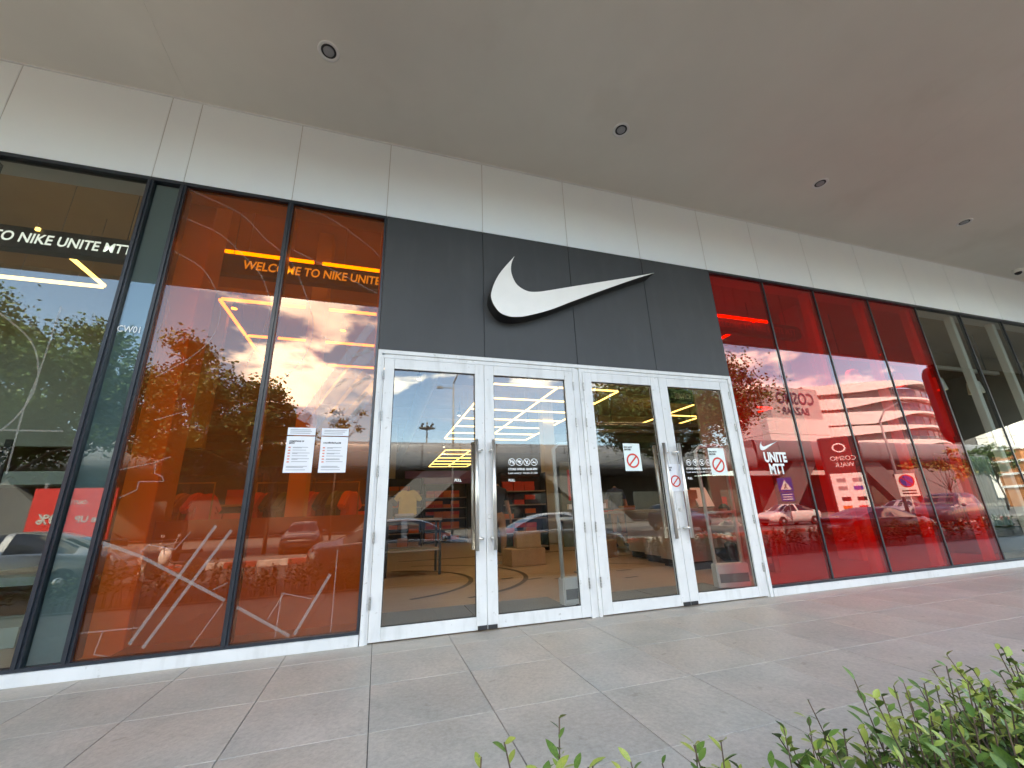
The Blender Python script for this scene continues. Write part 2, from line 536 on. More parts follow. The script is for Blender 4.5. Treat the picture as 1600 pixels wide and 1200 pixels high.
def text_mesh(s, h, width=None, bold=0.0, shear=0.0, depth=0.0, align='LEFT', space=1.0, lines=1.0):
    """capital height h, optional total width; in the xz plane reading along +x, facing -y"""
    cu = bpy.data.curves.new('t', 'FONT')
    cu.body = s
    cu.offset = bold
    cu.shear = shear
    cu.extrude = 0
    cu.align_x = align
    cu.space_character = space
    cu.space_line = lines
    cu.resolution_u = 3
    ob = bpy.data.objects.new('t', cu)
    C.objects.link(ob)
    dg = bpy.context.evaluated_depsgraph_get()
    dg.update()
    me = bpy.data.meshes.new_from_object(ob.evaluated_get(dg))
    bpy.data.objects.remove(ob)
    xs = [v.co.x for v in me.vertices]
    ys = [v.co.y for v in me.vertices]
    k = h/0.73
    if '\n' not in s:
        y0 = min(ys) if not any(c in s for c in ',gjpqy') else 0
    else:
        y0 = 0
    kx = k if width is None else width/(max(xs)-min(xs))
    x0 = min(xs) if align == 'LEFT' else 0
    for v in me.vertices:
        v.co = ((v.co.x-x0)*kx, 0, (v.co.y-y0)*k)
    me.materials.clear()
    if depth:
        bm = bmesh.new()
        bm.from_mesh(me)
        r_ = bmesh.ops.extrude_face_region(bm, geom=bm.faces[:])
        bmesh.ops.translate(bm, vec=(0, depth, 0), verts=[g for g in r_['geom'] if isinstance(g, bmesh.types.BMVert)])
        bmesh.ops.recalc_face_normals(bm, faces=bm.faces)
        bm.to_mesh(me)
        bm.free()
    return me

def shift(me, x=0, y=0, z=0, rot=None):
    if rot is not None:
        me.transform(rot)
    me.transform(Matrix.Translation((x, y, z)))
    return me

def copy_tree(o, parent=None):
    c = o.copy()
    C.objects.link(c)
    c.parent = parent
    for ch in list(o.children):
        copy_tree(ch, c)
    return c

LOGO = [(1.305, 3.715), (1.115, 3.449), (1.028, 3.23), (1.033, 3.11), (1.104, 3.0), (1.189, 2.96), (1.289, 2.956), (1.43, 2.988),
        (1.698, 3.091), (1.983, 3.233), (2.439, 3.455), (2.865, 3.655), (3.16, 3.783), (2.771, 3.66), (2.297, 3.516), (1.855, 3.382),
        (1.687, 3.33), (1.551, 3.294), (1.432, 3.289), (1.317, 3.354), (1.26, 3.486), (1.264, 3.609)]   # tick outline on the wall, metres

def smooth_closed(P0, corners, sub=5):
    n = len(P0)
    out = []
    for i in range(n):
        p1, p2 = Vector(P0[i]), Vector(P0[(i+1) % n])
        p0 = Vector(P0[i-1]) if i not in corners else p1 - (p2-p1)*0.3
        p3 = Vector(P0[(i+2) % n]) if (i+1) % n not in corners else p2 + (p2-p1)*0.3
        for k in range(sub):
            t = k/sub
            out.append(tuple(0.5*((2*p1) + (p2-p0)*t + (2*p0-5*p1+4*p2-p3)*t*t + (3*p1-p0-3*p2+p3)*t**3)))
    return out

SW = smooth_closed(LOGO, {0, 12}, 5)
SWU = [((x-1.028)/2.132, (z-2.95)/2.132) for x, z in SW]      # the same outline, one unit wide

# ------------------------------------------------------------------ ground, walkway, road
def ground_sheet():
    me = MB().add([(-400, -2.9, -0.56), (400, -2.9, -0.56), (400, -500, -0.56), (-400, -500, -0.56)], [(3, 2, 1, 0)]).mesh('ground')
    return struct(obj('ground', me, M['paving']))
ground_sheet()
struct(bx('road', -120, 120, -13.9, -4.6, -0.60, -0.55, M['asphalt']))
struct(bx('car_park', -120, 120, -30, -16.5, -0.60, -0.55, M['asphalt']))
wk = empty_struct('walkway', (0, 0, -0.1))
obj('grout_bed', MB().box(-8, 24, -2.86, 0.05, -0.56, -0.008), M['grout'], wk)
rng = random.Random(5)
TS = 0.605
tm = bevel_mesh(MB().box(0, TS-0.004, 0, TS-0.004, -0.02, 0).mesh('tile'), 0.0015, 1)
tile_variants = []
for k in range(6):
    tme = tm.copy()
    f_ = rng.uniform(0.965, 1.03)
    tint = rng.uniform(-0.005, 0.005)
    m_ = M['tile'].copy()
    m_.name = 'stone_tile_batch'
    rmp = [n for n in m_.node_tree.nodes if n.type == 'VALTORGB' and n.color_ramp.elements[1].color[0] < 0.6][0]
    for e in rmp.color_ramp.elements:
        c = e.color
        e.color = ((c[0]+tint)*f_, c[1]*f_, (c[2]-tint)*f_, 1)
    mpn = m_.node_tree.nodes.new('ShaderNodeMapping')
    mpn.inputs['Location'].default_value = (k*3.1, k*1.7, 0)
    mpn.inputs['Rotation'].default_value = (0, 0, k*1.1)
    tcn = [n for n in m_.node_tree.nodes if n.type == 'TEX_COORD'][0]
    nzs = [n for n in m_.node_tree.nodes if n.type == 'TEX_NOISE']
    m_.node_tree.links.new(tcn.outputs['Object'], mpn.inputs['Vector'])
    for nz in nzs:
        m_.node_tree.links.new(mpn.outputs['Vector'], nz.inputs['Vector'])
    tme.materials.append(m_)
    tile_variants.append(tme)
for i in range(-10, 34):
    for j in range(5):
        y1 = -0.29 - (j-1)*TS
        o = obj('tile', tile_variants[rng.randrange(6)], None, wk, local=True)
        o.location = (0.018 + i*TS, y1 - TS if j else -0.29, 0.1 + rng.uniform(-0.0006, 0.0006))
        if j == 0:
            o.scale = (1, 0.50, 1)
obj('edge_kerb', MB().box(-8, 24, -2.96, -2.862, -0.56, -0.004), M['kerbstone'], wk)

# kerb across the road, painted red and white in turns
kb = empty_struct('kerb', (0, -14, -0.55))
for i in range(-34, 40):
    o = bx('kerb_block', i*1.0, i*1.0+0.992, -14.2, -13.9, -0.555, -0.36, M['kerbred'] if i % 2 else M['kerbwhite'], kb)
struct(bx('far_pavement', -120, 120, -16.5, -14.2, -0.60, -0.40, M['paving']))

# ------------------------------------------------------------------ canopy and shopfront
sf = empty_struct('soffit', (0, -2, 5.03))
for x0, x1 in ((-14.0, -2.062), (-2.0590, 6.0085), (6.0115, 14.0), (14.0015, 32.0)):
    bx('soffit_panel', x0, x1, -4.02, 0.02, 5.03, 5.07, M['soffit'], sf)

shop = thing('shopfront', 'long shopfront with orange and red tinted windows, grey fascia and white double doors', 'shopfront', (2, 0, 0))
bx('canopy_shade_block', -14, 32, -4.05, 0.3, 5.075, 8.2, M['fascia'], shop)  # unseen mass over the soffit, made tall to shade the near lane
bx('main_roof', -14, 32, 0.3, 30.3, 5.0, 8.0, M['fascia'], shop)
FJ = [-6.0, -4.6, -3.335, -2.182, -1.930, -1.010, -0.093, 0.967, 2.030, 3.060, 4.115, 5.055, 6.09, 7.257, 8.389, 9.565, 10.77, 12.0, 13.2, 14.4, 15.6, 17, 19, 21, 24]
bx('fascia_joint', -6, 24, -0.0095, 0.3, 4.048, 5.03, M['sealant'], shop)
for a, b in zip(FJ[:-1], FJ[1:]):
    bx('fascia_panel', a+0.004, b-0.004, -0.014, 0.02, 4.046, 5.018, M['fascia'], shop, bev=0.002)
obj('ceiling_bead', MB().box(-6, 24, -0.026, 0.0, 5.0195, 5.029), M['logo_face'], shop)
# dark cladding over the doors
CJ = [-0.085, 0.965, 2.03, 3.06, 4.125]
bx('cladding_back', -0.083, 4.123, 0.0, 0.2, 2.502, 4.04, M['gasket'], shop)
for a, b in zip(CJ[:-1], CJ[1:]):
    bx('cladding_panel', a+0.0025, b-0.0025, -0.018, 0.02, 2.505, 4.040, M['clad'], shop, bev=0.0015)
# sills, head and foot gaskets
for a, b in ((-6.0, -0.088), (4.132, 24.0)):
    bx('sill', a, b, -0.035, 0.12, 0.0, 0.078, M['white_al'], shop, bev=0.003)
    bx('foot_gasket', a, b, -0.012, 0.07, 0.078, 0.10, M['mullion'], shop)
    bx('head_gasket', a, b, -0.010, 0.07, 4.012, 4.046, M['mullion'], shop)
for xm, w in ((-3.335, .058), (-2.182, .05), (-1.927, .05), (-1.013, .05), (-0.098, .022), (4.135, .02), (5.104, .034), (6.089, .034), (7.257, .034),
              (8.389, .034), (9.565, .034), (10.77, .034), (12.0, .034), (13.2, .034), (14.4, .034), (15.6, .034)):
    w = w if xm < 4.5 else 0.022
    mb = MB().box(xm-w/2, xm+w/2, -0.006 if xm < 4.5 else 0.012, 0.13 if xm < 4.5 else 0.06, 0.10, 4.012)
    if xm < -0.5:
        mb.box(xm-w*0.17, xm+w*0.17, -0.022, -0.006, 0.10, 4.012)
    obj('mullion', mb, M['mullion'], shop)

def strip(pts, w, y):
    """flat ribbon on the pane along a polyline in x,z"""
    P_ = [Vector((a, b)) for a, b in pts]
    Lf, Rt = [], []
    for i, p in enumerate(P_):
        d = (P_[min(i+1, len(P_)-1)] - P_[max(i-1, 0)]).normalized()
        n = Vector((-d.y, d.x))*w/2
        Lf.append(p+n); Rt.append(p-n)
    v = [(q.x, y, q.y) for q in Lf] + [(q.x, y, q.y) for q in Rt]
    n = len(P_)
    return v, [(i, i+1, n+i+1, n+i) for i in range(n-1)]

def catmull(P0, sub=6):
    out = []
    for i in range(len(P0)-1):
        p1, p2 = Vector(P0[i]), Vector(P0[i+1])
        p0 = Vector(P0[i-1]) if i else 2*p1-p2
        p3 = Vector(P0[i+2]) if i+2 < len(P0) else 2*p2-p1
        for k in range(sub):
            t = k/sub
            out.append(tuple(0.5*((2*p1)+(p2-p0)*t+(2*p0-5*p1+4*p2-p3)*t*t+(3*p1-p0-3*p2+p3)*t**3)))
    out.append(tuple(P0[-1]))
    return out

def clip_x(pts, a, b):
    """keep the stretch of a polyline between two mullions"""
    fine = []
    for p, q in zip(pts[:-1], pts[1:]):
        for k in range(12):
            fine.append((p[0]+(q[0]-p[0])*k/12, p[1]+(q[1]-p[1])*k/12))
    fine.append(pts[-1])
    runs, cur = [], []
    for p in fine:
        if a <= p[0] <= b and 0.105 < p[1] < 4.0:
            cur.append(p)
        else:
            if len(cur) > 2:
                runs.append(cur)
            cur = []
    if len(cur) > 2:
        runs.append(cur)
    return runs

prng = random.Random(3)
def pane(a, b, m, label=None):
    """one glass pane between two mullions, set a hair out of true as real panes are"""
    me = MB().box(a, b, 0.022, 0.032, 0.10, 4.012).mesh('glass_pane')
    o = obj('glass_pane', fix(me), m, shop)
    if label:
        o['label'] = label
    return o
p_left = pane(-3.306, -2.207, M['clear'], 'clear pane left of the grey panel')
p_far = pane(-6.0, -3.364, M['clear'])
p_or1 = pane(-1.902, -1.038, M['orange'], 'orange tinted pane beside the grey panel')
p_or2 = pane(-0.988, -0.109, M['orange'], 'orange tinted pane beside the doors')
p_span = pane(-2.157, -1.952, M['spanglass'], 'narrow grey spandrel panel marked CW01')
obj('spandrel_backing', MB().box(-2.157, -1.952, 0.05, 0.09, 0.10, 4.012), M['spandrel'], shop)
reds = []
rm_ = [4.135, 5.104, 6.089, 7.257, 8.389]
for a, b in zip(rm_[:-1], rm_[1:]):
    reds.append(pane(a+0.011, b-0.011, M['red'], 'red tinted pane'))
rm_ = [8.389, 9.565, 10.77, 12.0, 13.2, 14.4, 15.6]
for a, b in zip(rm_[:-1], rm_[1:]):
    pane(a+0.011, b-0.011, M['clear'])

thick = {'T1': [(-1.92, 0.86), (-1.64, 0.74), (-1.06, 0.4), (-0.55, 0.09)], 'T2': [(-1.64, 0.1), (-1.2, 0.94)],
         'T3': [(-1.54, 0.1), (-1.29, 0.55), (-1.09, 0.9)], 'T4': [(-0.56, 0.12), (-0.34, 0.53)]}
wide = {'S1': [(-0.69, 1.79), (-0.11, 2.86)], 'S2': [(-0.6, 1.75), (-0.11, 2.57)], 'S3': [(-0.45, 1.78), (-0.11, 2.28)], 'S4': [(-0.29, 1.8), (-0.11, 2.07)]}
thin = [[(-1.9, 4.0), (-1.45, 3.82), (-1.2, 3.58), (-0.95, 3.36), (-0.76, 2.97), (-0.68, 2.67), (-0.73, 2.38), (-0.94, 2.07)],
        [(-1.89, 3.31), (-1.64, 3.16), (-1.46, 2.84), (-1.46, 2.54), (-1.58, 2.33), (-1.81, 2.12)],
        [(-1.9, 2.9), (-1.82, 2.73), (-1.88, 2.5)],
        [(-1.89, 3.68), (-1.58, 3.56), (-1.31, 3.32), (-1.14, 3.1), (-1.06, 2.76), (-1.18, 2.25)],
        [(-0.92, 3.99), (-0.64, 3.92), (-0.27, 3.68), (-0.13, 3.55)], [(-0.96, 3.5), (-0.64, 3.36), (-0.13, 3.12)]]
lines = [[(-1.9, 0.27), (-1.57, 0.27)], [(-1.77, 0.27), (-1.79, 0.13), (-1.71, 0.11)], [(-1.9, 1.37), (-1.7, 1.42), (-1.59, 1.47)],
         [(-1.86, 1.16), (-1.76, 1.22), (-1.76, 1.28), (-1.6, 1.28), (-1.62, 1.32), (-1.67, 1.34), (-1.68, 1.42)],
         [(-1.23, 0.11), (-1.07, 0.38)], [(-1.15, 0.48), (-1.06, 0.52)], [(-1.36, 0.9), (-1.44, 0.78), (-1.61, 0.82), (-1.65, 0.77)],
         [(-0.69, 0.11), (-0.68, 0.42), (-0.46, 0.36)], [(-0.66, 0.42), (-0.76, 0.24)], [(-0.3, 0.11), (-0.3, 0.71)], [(-1.75, 1.76), (-1.58, 1.83)],
         [(-0.62, 2.62), (-0.40, 2.52), (-0.14, 2.36)]]
for pn, a, b in ((p_or1, -1.90, -1.04), (p_or2, -0.986, -0.111)):
    yk = 0.0205
    for grp, w, m_, crv in ((thick.values(), 0.022, M['frost'], False), (thin, 0.007, M['frostthin'], True), (lines, 0.007, M['frostthin'], False)):
        for q in grp:
            for run in clip_x(catmull(q) if crv else q, a, b):
                yk -= 0.00015
                obj('court_line', MB().add(*strip(run, w, yk)), m_, pn)
    for k, q in enumerate(wide.values()):
        for run in clip_x(q, a, b):
            yk -= 0.00015
            obj('court_stripe', MB().add(*strip(run, (0.075, 0.11, 0.085, 0.06)[k], yk)), M['frostwide'], pn)
for q, crv in (([(-2.545, 2.675), (-2.548, 2.087), (-2.571, 1.81), (-2.55, 1.34)], False), ([(-2.3, 1.658), (-3.3, 1.658)], False),
               ([(-3.2, 2.80), (-2.881, 2.561), (-2.665, 2.367), (-2.562, 2.143), (-2.551, 1.909), (-2.653, 1.663), (-2.9, 1.45)], True)):
    for run in clip_x(catmull(q) if crv else q, -3.3, -2.21):
        obj('court_line', MB().add(*strip(run, 0.012, 0.0195)), M['frostthin'], p_left)
for q in ([(-0.16, 2.5), (-0.32, 2.42)], [(-0.14, 2.24), (-0.3, 2.12)], [(-0.16, 2.08), (-0.24, 1.98)], [(-0.2, 1.95), (-0.28, 1.84)], [(-0.35, 2.2), (-0.44, 2.12)]):
    obj('court_dash', MB().add(*strip([q[0], ((q[0][0]+q[1][0])/2, (q[0][1]+q[1][1])/2), q[1]], 0.03, 0.0128)), M['frost'], p_or2)
obj('lettering', shift(text_mesh('CW01', 0.060, 0.155, bold=0.006), -2.145, 0.0195, 2.495), M['vinyl'], p_span)
# white vinyl mark and words on the first red pane
vm = MB().prism_xz([(4.42+x*0.30, 1.583+z*0.30) for x, z in SWU], 0.016, 0.019)
obj('logo_decal', vm, M['vinyl'], reds[0])
obj('lettering', shift(text_mesh('UNITE', 0.118, 0.36, bold=0.045), 4.455, 0.019, 1.437), M['vinyl'], reds[0])
obj('lettering', shift(text_mesh('MTT', 0.118, 0.245, bold=0.045), 4.505, 0.019, 1.298), M['vinyl'], reds[0])

# ---- double doors
df = MB()
df.box(-0.082, -0.045, -0.03, 0.10, 0.0, 2.50).box(-0.0445, -0.0225, -0.012, 0.09, 0.0, 2.455)
df.box(4.085, 4.128, -0.03, 0.10, 0.0, 2.50).box(4.062, 4.0845, -0.012, 0.09, 0.0, 2.455)
df.box(-0.0448, 4.0848, -0.03, 0.10, 2.462, 2.50).box(-0.0225, 1.950, -0.018, 0.09, 2.420, 2.4615).box(2.068, 4.062, -0.018, 0.09, 2.420, 2.4615)
df.box(1.952, 1.985, -0.022, 0.10, 0.0, 2.4615).box(1.9855, 2.0305, -0.006, 0.10, 0.0, 2.4615).box(2.031, 2.066, -0.022, 0.10, 0.0, 2.4615)
dfm = fix(df.mesh('door_frame'))
obj('door_frame', dfm, M['white_al'], shop)
LEAF = [(-0.020, 0.9535, 'L', 0.093), (0.9565, 1.949, 'R', 0.098), (2.070, 3.0525, 'L', 0.105), (3.0555, 4.059, 'R', 0.112)]
hinge_me = None
for k, (a, b, side, st) in enumerate(LEAF):
    z0, z1, zg0, zg1 = 0.012, 2.416, 0.112, 2.315
    d = MB()
    d.box(a, a+st, -0.024, 0.028, z0, z1).box(b-st, b, -0.024, 0.028, z0, z1)
    d.box(a+st+0.0005, b-st-0.0005, -0.0225, 0.027, z0, zg0).box(a+st+0.0005, b-st-0.0005, -0.0225, 0.027, zg1, z1)
    dm = fix(d.mesh('door'))
    bevel_mesh(dm, 0.0025, 1)
    door = obj('door', dm, M['white_al'], shop)
    g = obj('door_glass', MB().box(a+st-0.003, b-st+0.003, 0.000, 0.008, zg0-0.003, zg1+0.003), M['doorglass'], door)
    gk = MB()
    for (u0_, u1_, w0, w1) in ((a+st, a+st+0.006, zg0, zg1), (b-st-0.006, b-st, zg0, zg1), (a+st+0.006, b-st-0.006, zg0, zg0+0.006), (a+st+0.006, b-st-0.006, zg1-0.006, zg1)):
        gk.box(u0_, u1_, -0.008, -0.0005, w0, w1)
    obj('glazing_gasket', gk, M['gasket'], door)
    # pull handle: square-ended bar on two stand-offs, one outside and one inside
    mid = b if side == 'L' else a
    sgn = -1 if side == 'L' else 1
    hx = mid + sgn*(0.095 if k != 1 else 0.068)
    px_ = mid + sgn*0.045
    for yb, nm in ((-0.085, 'handle'), (0.09, 'handle')):
        h = MB()
        h.tube([(hx, yb, 0.645), (hx, yb, 1.635)], 0.0185, 12)
        for zz in (0.745, 1.535):
            h.tube([(hx, yb, zz), (px_, yb, zz), (px_, 0.0, zz)], 0.0115, 10)
        hm = fix(h.mesh('handle', True))
        obj('handle', hm, M['steel'], door)
    if side == 'R':
        lx = a + 0.035
        obj('lock', MB().lathe([(0.0, -0.034), (0.019, -0.034), (0.021, -0.024), (0.021, -0.02)], 16, 'y', (lx, 0, 0.93)), M['steel'], door)
    pv = (b-0.085, b-0.004) if side == 'L' else (a+0.004, a+0.085)
    obj('pivot_shoe', MB().box(pv[0], pv[1], -0.034, -0.0245, 0.013, 0.045), M['darkmetal'], door)
    hxe = a if side == 'L' else b
    for zz in (0.30, 0.80, 1.35, 1.85, 2.25):
        h = MB()
        for s_ in range(4):
            h.lathe([(0.0085, s_*0.024), (0.0085, s_*0.024+0.021)], 8, 'z', (hxe, -0.03, zz-0.05))
        obj('hinge', h, M['hinge'], door)
    if k in (1, 3):
        # white round pictograms and opening hours in vinyl on the glass
        bx0 = 1.19 if k == 1 else 3.275
        wv = 0.31 if k == 1 else 0.36
        for q in range(4):
            cx = bx0 + wv*(q+0.5)/4
            ring = MB()
            n = 28
            for (r1, r2) in ((0.030, 0.036),):
                v = [(cx+r1*math.cos(6.2832*t/n), -0.0015, 1.432+r1*math.sin(6.2832*t/n)) for t in range(n)] + \
                    [(cx+r2*math.cos(6.2832*t/n), -0.0015, 1.432+r2*math.sin(6.2832*t/n)) for t in range(n)]
                ring.add(v, [(t, (t+1) % n, n+(t+1) % n, n+t) for t in range(n)])
            # little picture inside each ring, struck through
            if q == 0:
                ring.add(*strip([(cx-0.016, 1.420), (cx-0.016, 1.442), (cx+0.012, 1.442), (cx+0.018, 1.422)], 0.011, -0.0015))
            elif q == 1:
                ring.add(*strip([(cx-0.018, 1.438), (cx+0.018, 1.438)], 0.017, -0.0015)); ring.add(*strip([(cx-0.006, 1.424), (cx+0.014, 1.418)], 0.008, -0.0015))
            elif q == 2:
                ring.add(*strip([(cx, 1.412), (cx, 1.430), (cx-0.016, 1.446)], 0.013, -0.0015)); ring.add(*strip([(cx, 1.430), (cx+0.016, 1.446)], 0.011, -0.0015))
            else:
                ring.add(*strip([(cx-0.02, 1.428), (cx+0.018, 1.428)], 0.008, -0.0015)); ring.add(*strip([(cx+0.01, 1.438), (cx+0.018, 1.448)], 0.006, -0.0015))
            ring.add(*strip([(cx-0.022, 1.454), (cx+0.022, 1.410)], 0.005, -0.0018))
            obj('pictogram', ring.mesh('pictogram'), M['vinyl'], door)
        obj('lettering', shift(text_mesh('STORE OPENS: 10AM-9PM', 0.021, wv*0.97, bold=0.035), bx0, -0.0015, 1.352), M['vinyl'], door)
        obj('lettering', shift(text_mesh('Last entry: 10.00-21.00', 0.019, wv*0.97, bold=0.01), bx0, -0.0015, 1.318), M['vinyl'], door)
        obj('lettering', shift(text_mesh('PULL', 0.024, 0.065, bold=0.04), bx0, -0.0015, 1.245), M['vinyl'], door)
    if k == 0:
        obj('lettering', shift(text_mesh('PULL', 0.024, 0.065, bold=0.04), 0.665, -0.0015, 1.25), M['vinyl'], door)

# ---- logo on the dark panels
lg = thing('logo_sign', 'big white tick-shaped logo with black sides on the dark panels above the doors', 'logo sign', (2.0, -0.02, 2.95))
sp = [(x*0.982, 0.953+(z-0.953)*0.982) for x, z in SW]
obj('side_return', MB().prism_xz(sp, -0.180, -0.019), M['black'], lg)
fp = [(1.964+(x-1.964)*0.9985, 3.31+(z-3.31)*0.9985) for x, z in sp]
obj('face', MB().prism_xz(fp, -0.187, -0.1805), M['logo_face'], lg)

# ---- downlights in the soffit
for k in range(-1, 7):
    x, y = -0.667 + 3.036*k, -0.89
    where = ['beyond the left edge', 'nearest the camera, above the orange windows', 'second from the left, above the logo', 'third from the left, right of the doors',
             'fourth from the left, above the red windows', 'far right', 'beyond the right edge', 'farthest along the canopy'][k+1]
    d = thing('downlight', 'round recessed soffit downlight, ' + where, 'downlight', (x, y, 5.03), 0, 'downlights in the soffit')
    obj('trim_ring', fix(MB().lathe([(0.062, -0.001), (0.094, -0.001), (0.095, -0.007), (0.086, -0.012), (0.068, -0.006), (0.062, -0.001)], 28).mesh('trim_ring', True)), M['logo_face'], d, local=True)
    obj('baffle', MB().lathe([(0.066, -0.004), (0.066, -0.0015), (0.030, -0.0015), (0.030, -0.003)], 28), M['darkmetal'], d, local=True)
    obj('lens', MB().lathe([(0.047, -0.0045), (0.045, -0.011), (0.030, -0.015), (0.0, -0.016)], 24), M['greymetal'], d, local=True)

cc = thing('security_camera', 'small white dome security camera on the soffit at the far right', 'camera', (11.3, -0.25, 5.03))
obj('base', MB().lathe([(0.07, 0.0), (0.07, -0.05), (0.055, -0.06)], 20), M['logo_face'], cc, local=True)
obj('dome', fix(MB().lathe([(0.052, -0.06), (0.045, -0.085), (0.025, -0.10), (0.0, -0.105)], 20).mesh('dome', True)), M['black'], cc, local=True)

# ---- notices taped to the glass
def poster(name, label, x0, x1, z0, z1, y, m, cat='notice', group=None):
    o = thing(name, label, cat, ((x0+x1)/2, y, z0), 0, group)
    me = MB()
    n = 6
    v, f = [], []
    for i in range(n+1):
        for j in range(n+1):
            u, w = i/n, j/n
            cur = 0.002*math.sin(u*3.1)*(0.5+w) + 0.0035*((1-w)**3)*(u-0.5)**2*4
            v.append((x0+(x1-x0)*u, y-0.0012-cur, z0+(z1-z0)*w))
    for i in range(n):
        for j in range(n):
            q = i*(n+1)+j
            f.append((q, q+n+1, q+n+2, q+1))
    me.add(v, f)
    obj('sheet', me.mesh('sheet', True), m, o)
    return o
nrng = random.Random(9)
for i, (x0, x1) in enumerate(((-0.780, -0.560), (-0.510, -0.290))):
    lab = ('left of the two white notices on the orange glass, headed conditions of entry', 'right of the two white notices on the orange glass, in Thai')[i]
    o = poster('entry_notice', lab, x0, x1, 1.340, 1.650, 0.012, M['paper'], group='notices on the orange glass')
    yy = 0.0075
    def line(xa, xb, z, h, m):
        return obj('print', MB().box(xa, xb, yy-0.0012, yy, z, z+h), m, o)
    if i == 0:
        obj('heading', shift(text_mesh('CONDITIONS OF', 0.0125, 0.115, bold=0.05), x0+0.022, yy, 1.600), M['ink'], o)
        obj('heading', shift(text_mesh('ENTRY', 0.0125, 0.045, bold=0.05), x0+0.022, yy, 1.583), M['ink'], o)
    else:
        hd = MB()
        for q in range(13):
            xa = x0+0.022+q*0.0112
            hd.box(xa, xa+0.0075, yy-0.001, yy, 1.590, 1.590+nrng.uniform(0.009, 0.016))
        obj('heading', hd, M['ink'], o)
    for q in range(6):
        z = 1.548 - q*0.0245
        rm2 = MB().box(x0+0.020, x0+0.038, yy-0.001, yy, z, z+0.010)
        obj('icon', rm2, M['orangeink'], o)
        ln = MB()
        ln.box(x0+0.055, x0+0.055+nrng.uniform(0.10, 0.14), yy-0.001, yy, z+0.0055, z+0.009)
        if q % 2 == 0:
            ln.box(x0+0.055, x0+0.055+nrng.uniform(0.04, 0.12), yy-0.001, yy, z, z+0.003)
        obj('print', ln, M['greyink'], o)
    ln = MB()
    for z in (1.392, 1.383, 1.362):
        ln.box(x0+0.02, x0+nrng.uniform(0.15, 0.20), yy-0.001, yy, z, z+0.0035)
    obj('print', ln, M['greyink'], o)
    o2 = poster('opening_notice', ('small white notice strip above the left notice on the orange glass', 'small white notice strip above the right notice on the orange glass')[i],
                x0, x1, 1.660, 1.725, 0.011, M['paper'], group='notice strips on the orange glass')
    ln = MB()
    for z in (1.705, 1.692, 1.675):
        ln.box(x0+0.02, x1-nrng.uniform(0.015, 0.05), 0.006, 0.0067, z, z+0.004)
    obj('print', ln, M['greyink'], o2)

def no_entry(x0, x1, z0, z1, y, label, cut=False, m=M['papergreen']):
    o = poster('no_entry_notice', label, x0, x1, z0, z1, y, m, 'notice', 'no entry notices on the doors')
    w, h = x1-x0, z1-z0
    cx, cz = x0+w*0.5, z0+h*0.37
    yy = y-0.0052
    n = 40
    r2, r1 = w*0.375, w*0.29
    if cut:
        cx = x0+w*0.45
    v = [(cx+r1*math.cos(6.2832*t/n), yy, cz+r1*math.sin(6.2832*t/n)) for t in range(n)] + [(cx+r2*math.cos(6.2832*t/n), yy, cz+r2*math.sin(6.2832*t/n)) for t in range(n)]
    mb = MB().add(v, [(t, (t+1) % n, n+(t+1) % n, n+t) for t in range(n)])
    mb.add(*strip([(cx-r1*0.72, cz-r1*0.72), (cx+r1*0.72, cz+r1*0.72)], w*0.085, yy+0.0001))
    obj('prohibition_ring', mb.mesh('prohibition_ring'), M['redink'], o)
    a, b = ('DO NOT', 'ENTER') if not cut else ('NOT', 'ER')
    obj('lettering', shift(text_mesh(a, h*0.055, w*(0.48 if not cut else 0.26), bold=0.05), x0+w*0.05, yy, z0+h*0.83), M['ink'], o)
    obj('lettering', shift(text_mesh(b, h*0.055, w*(0.40 if not cut else 0.18), bold=0.05), x0+w*0.05, yy, z0+h*0.745), M['ink'], o)
no_entry(2.492, 2.698, 1.340, 1.635, -0.004, 'white do not enter notice on the third door, left of its handle')
no_entry(3.010, 3.178, 1.118, 1.412, -0.027, 'white do not enter notice taped across the meeting stiles of the right doors', True, M['paper'])
no_entry(3.608, 3.838, 1.292, 1.597, -0.004, 'white do not enter notice on the rightmost door')

# ------------------------------------------------------------------ shop interior
struct(bx('shop_floor', -9, 18, 0.13, 30, -0.12, -0.004, M['woodfloor']))
struct(bx('shop_ceiling', -9, 18, 0.13, 30, 4.72, 4.78, M['shopceil']))
struct(bx('shop_wall_back', -9, 18, 30, 30.2, -0.1, 4.8, M['shopwall']))
struct(bx('shop_wall_left', -9.2, -9, 0.13, 30.2, -0.1, 4.8, M['shopwall']))
struct(bx('shop_wall_right', 18, 18.2, 0.0, 30.2, -0.1, 4.8, M['shopwall']))
struct(bx('facade_end_left', -14, -6, 0.0, 0.13, -0.1, 5.03, M['fascia']))
struct(bx('facade_end_right', 15.62, 32, 0.0, 0.13, -0.1, 4.04, M['fascia']))
# ceiling beams and ducts
for k, y in enumerate((2.6, 6.8, 11.0, 15.2, 19.4)):
    struct(bx('ceiling_beam', -9, 18, y, y+0.35, 4.35, 4.718, M['shopceil']))
dct = thing('air_duct', 'grey ventilation duct running back under the shop ceiling', 'duct', (1.0, 0.5, 4.3))
obj('pipe', fix(MB().tube([(1.1, 1.0, 4.45), (1.1, 28, 4.45)], 0.22, 16).mesh('pipe', True)), M['greymetal'], dct)
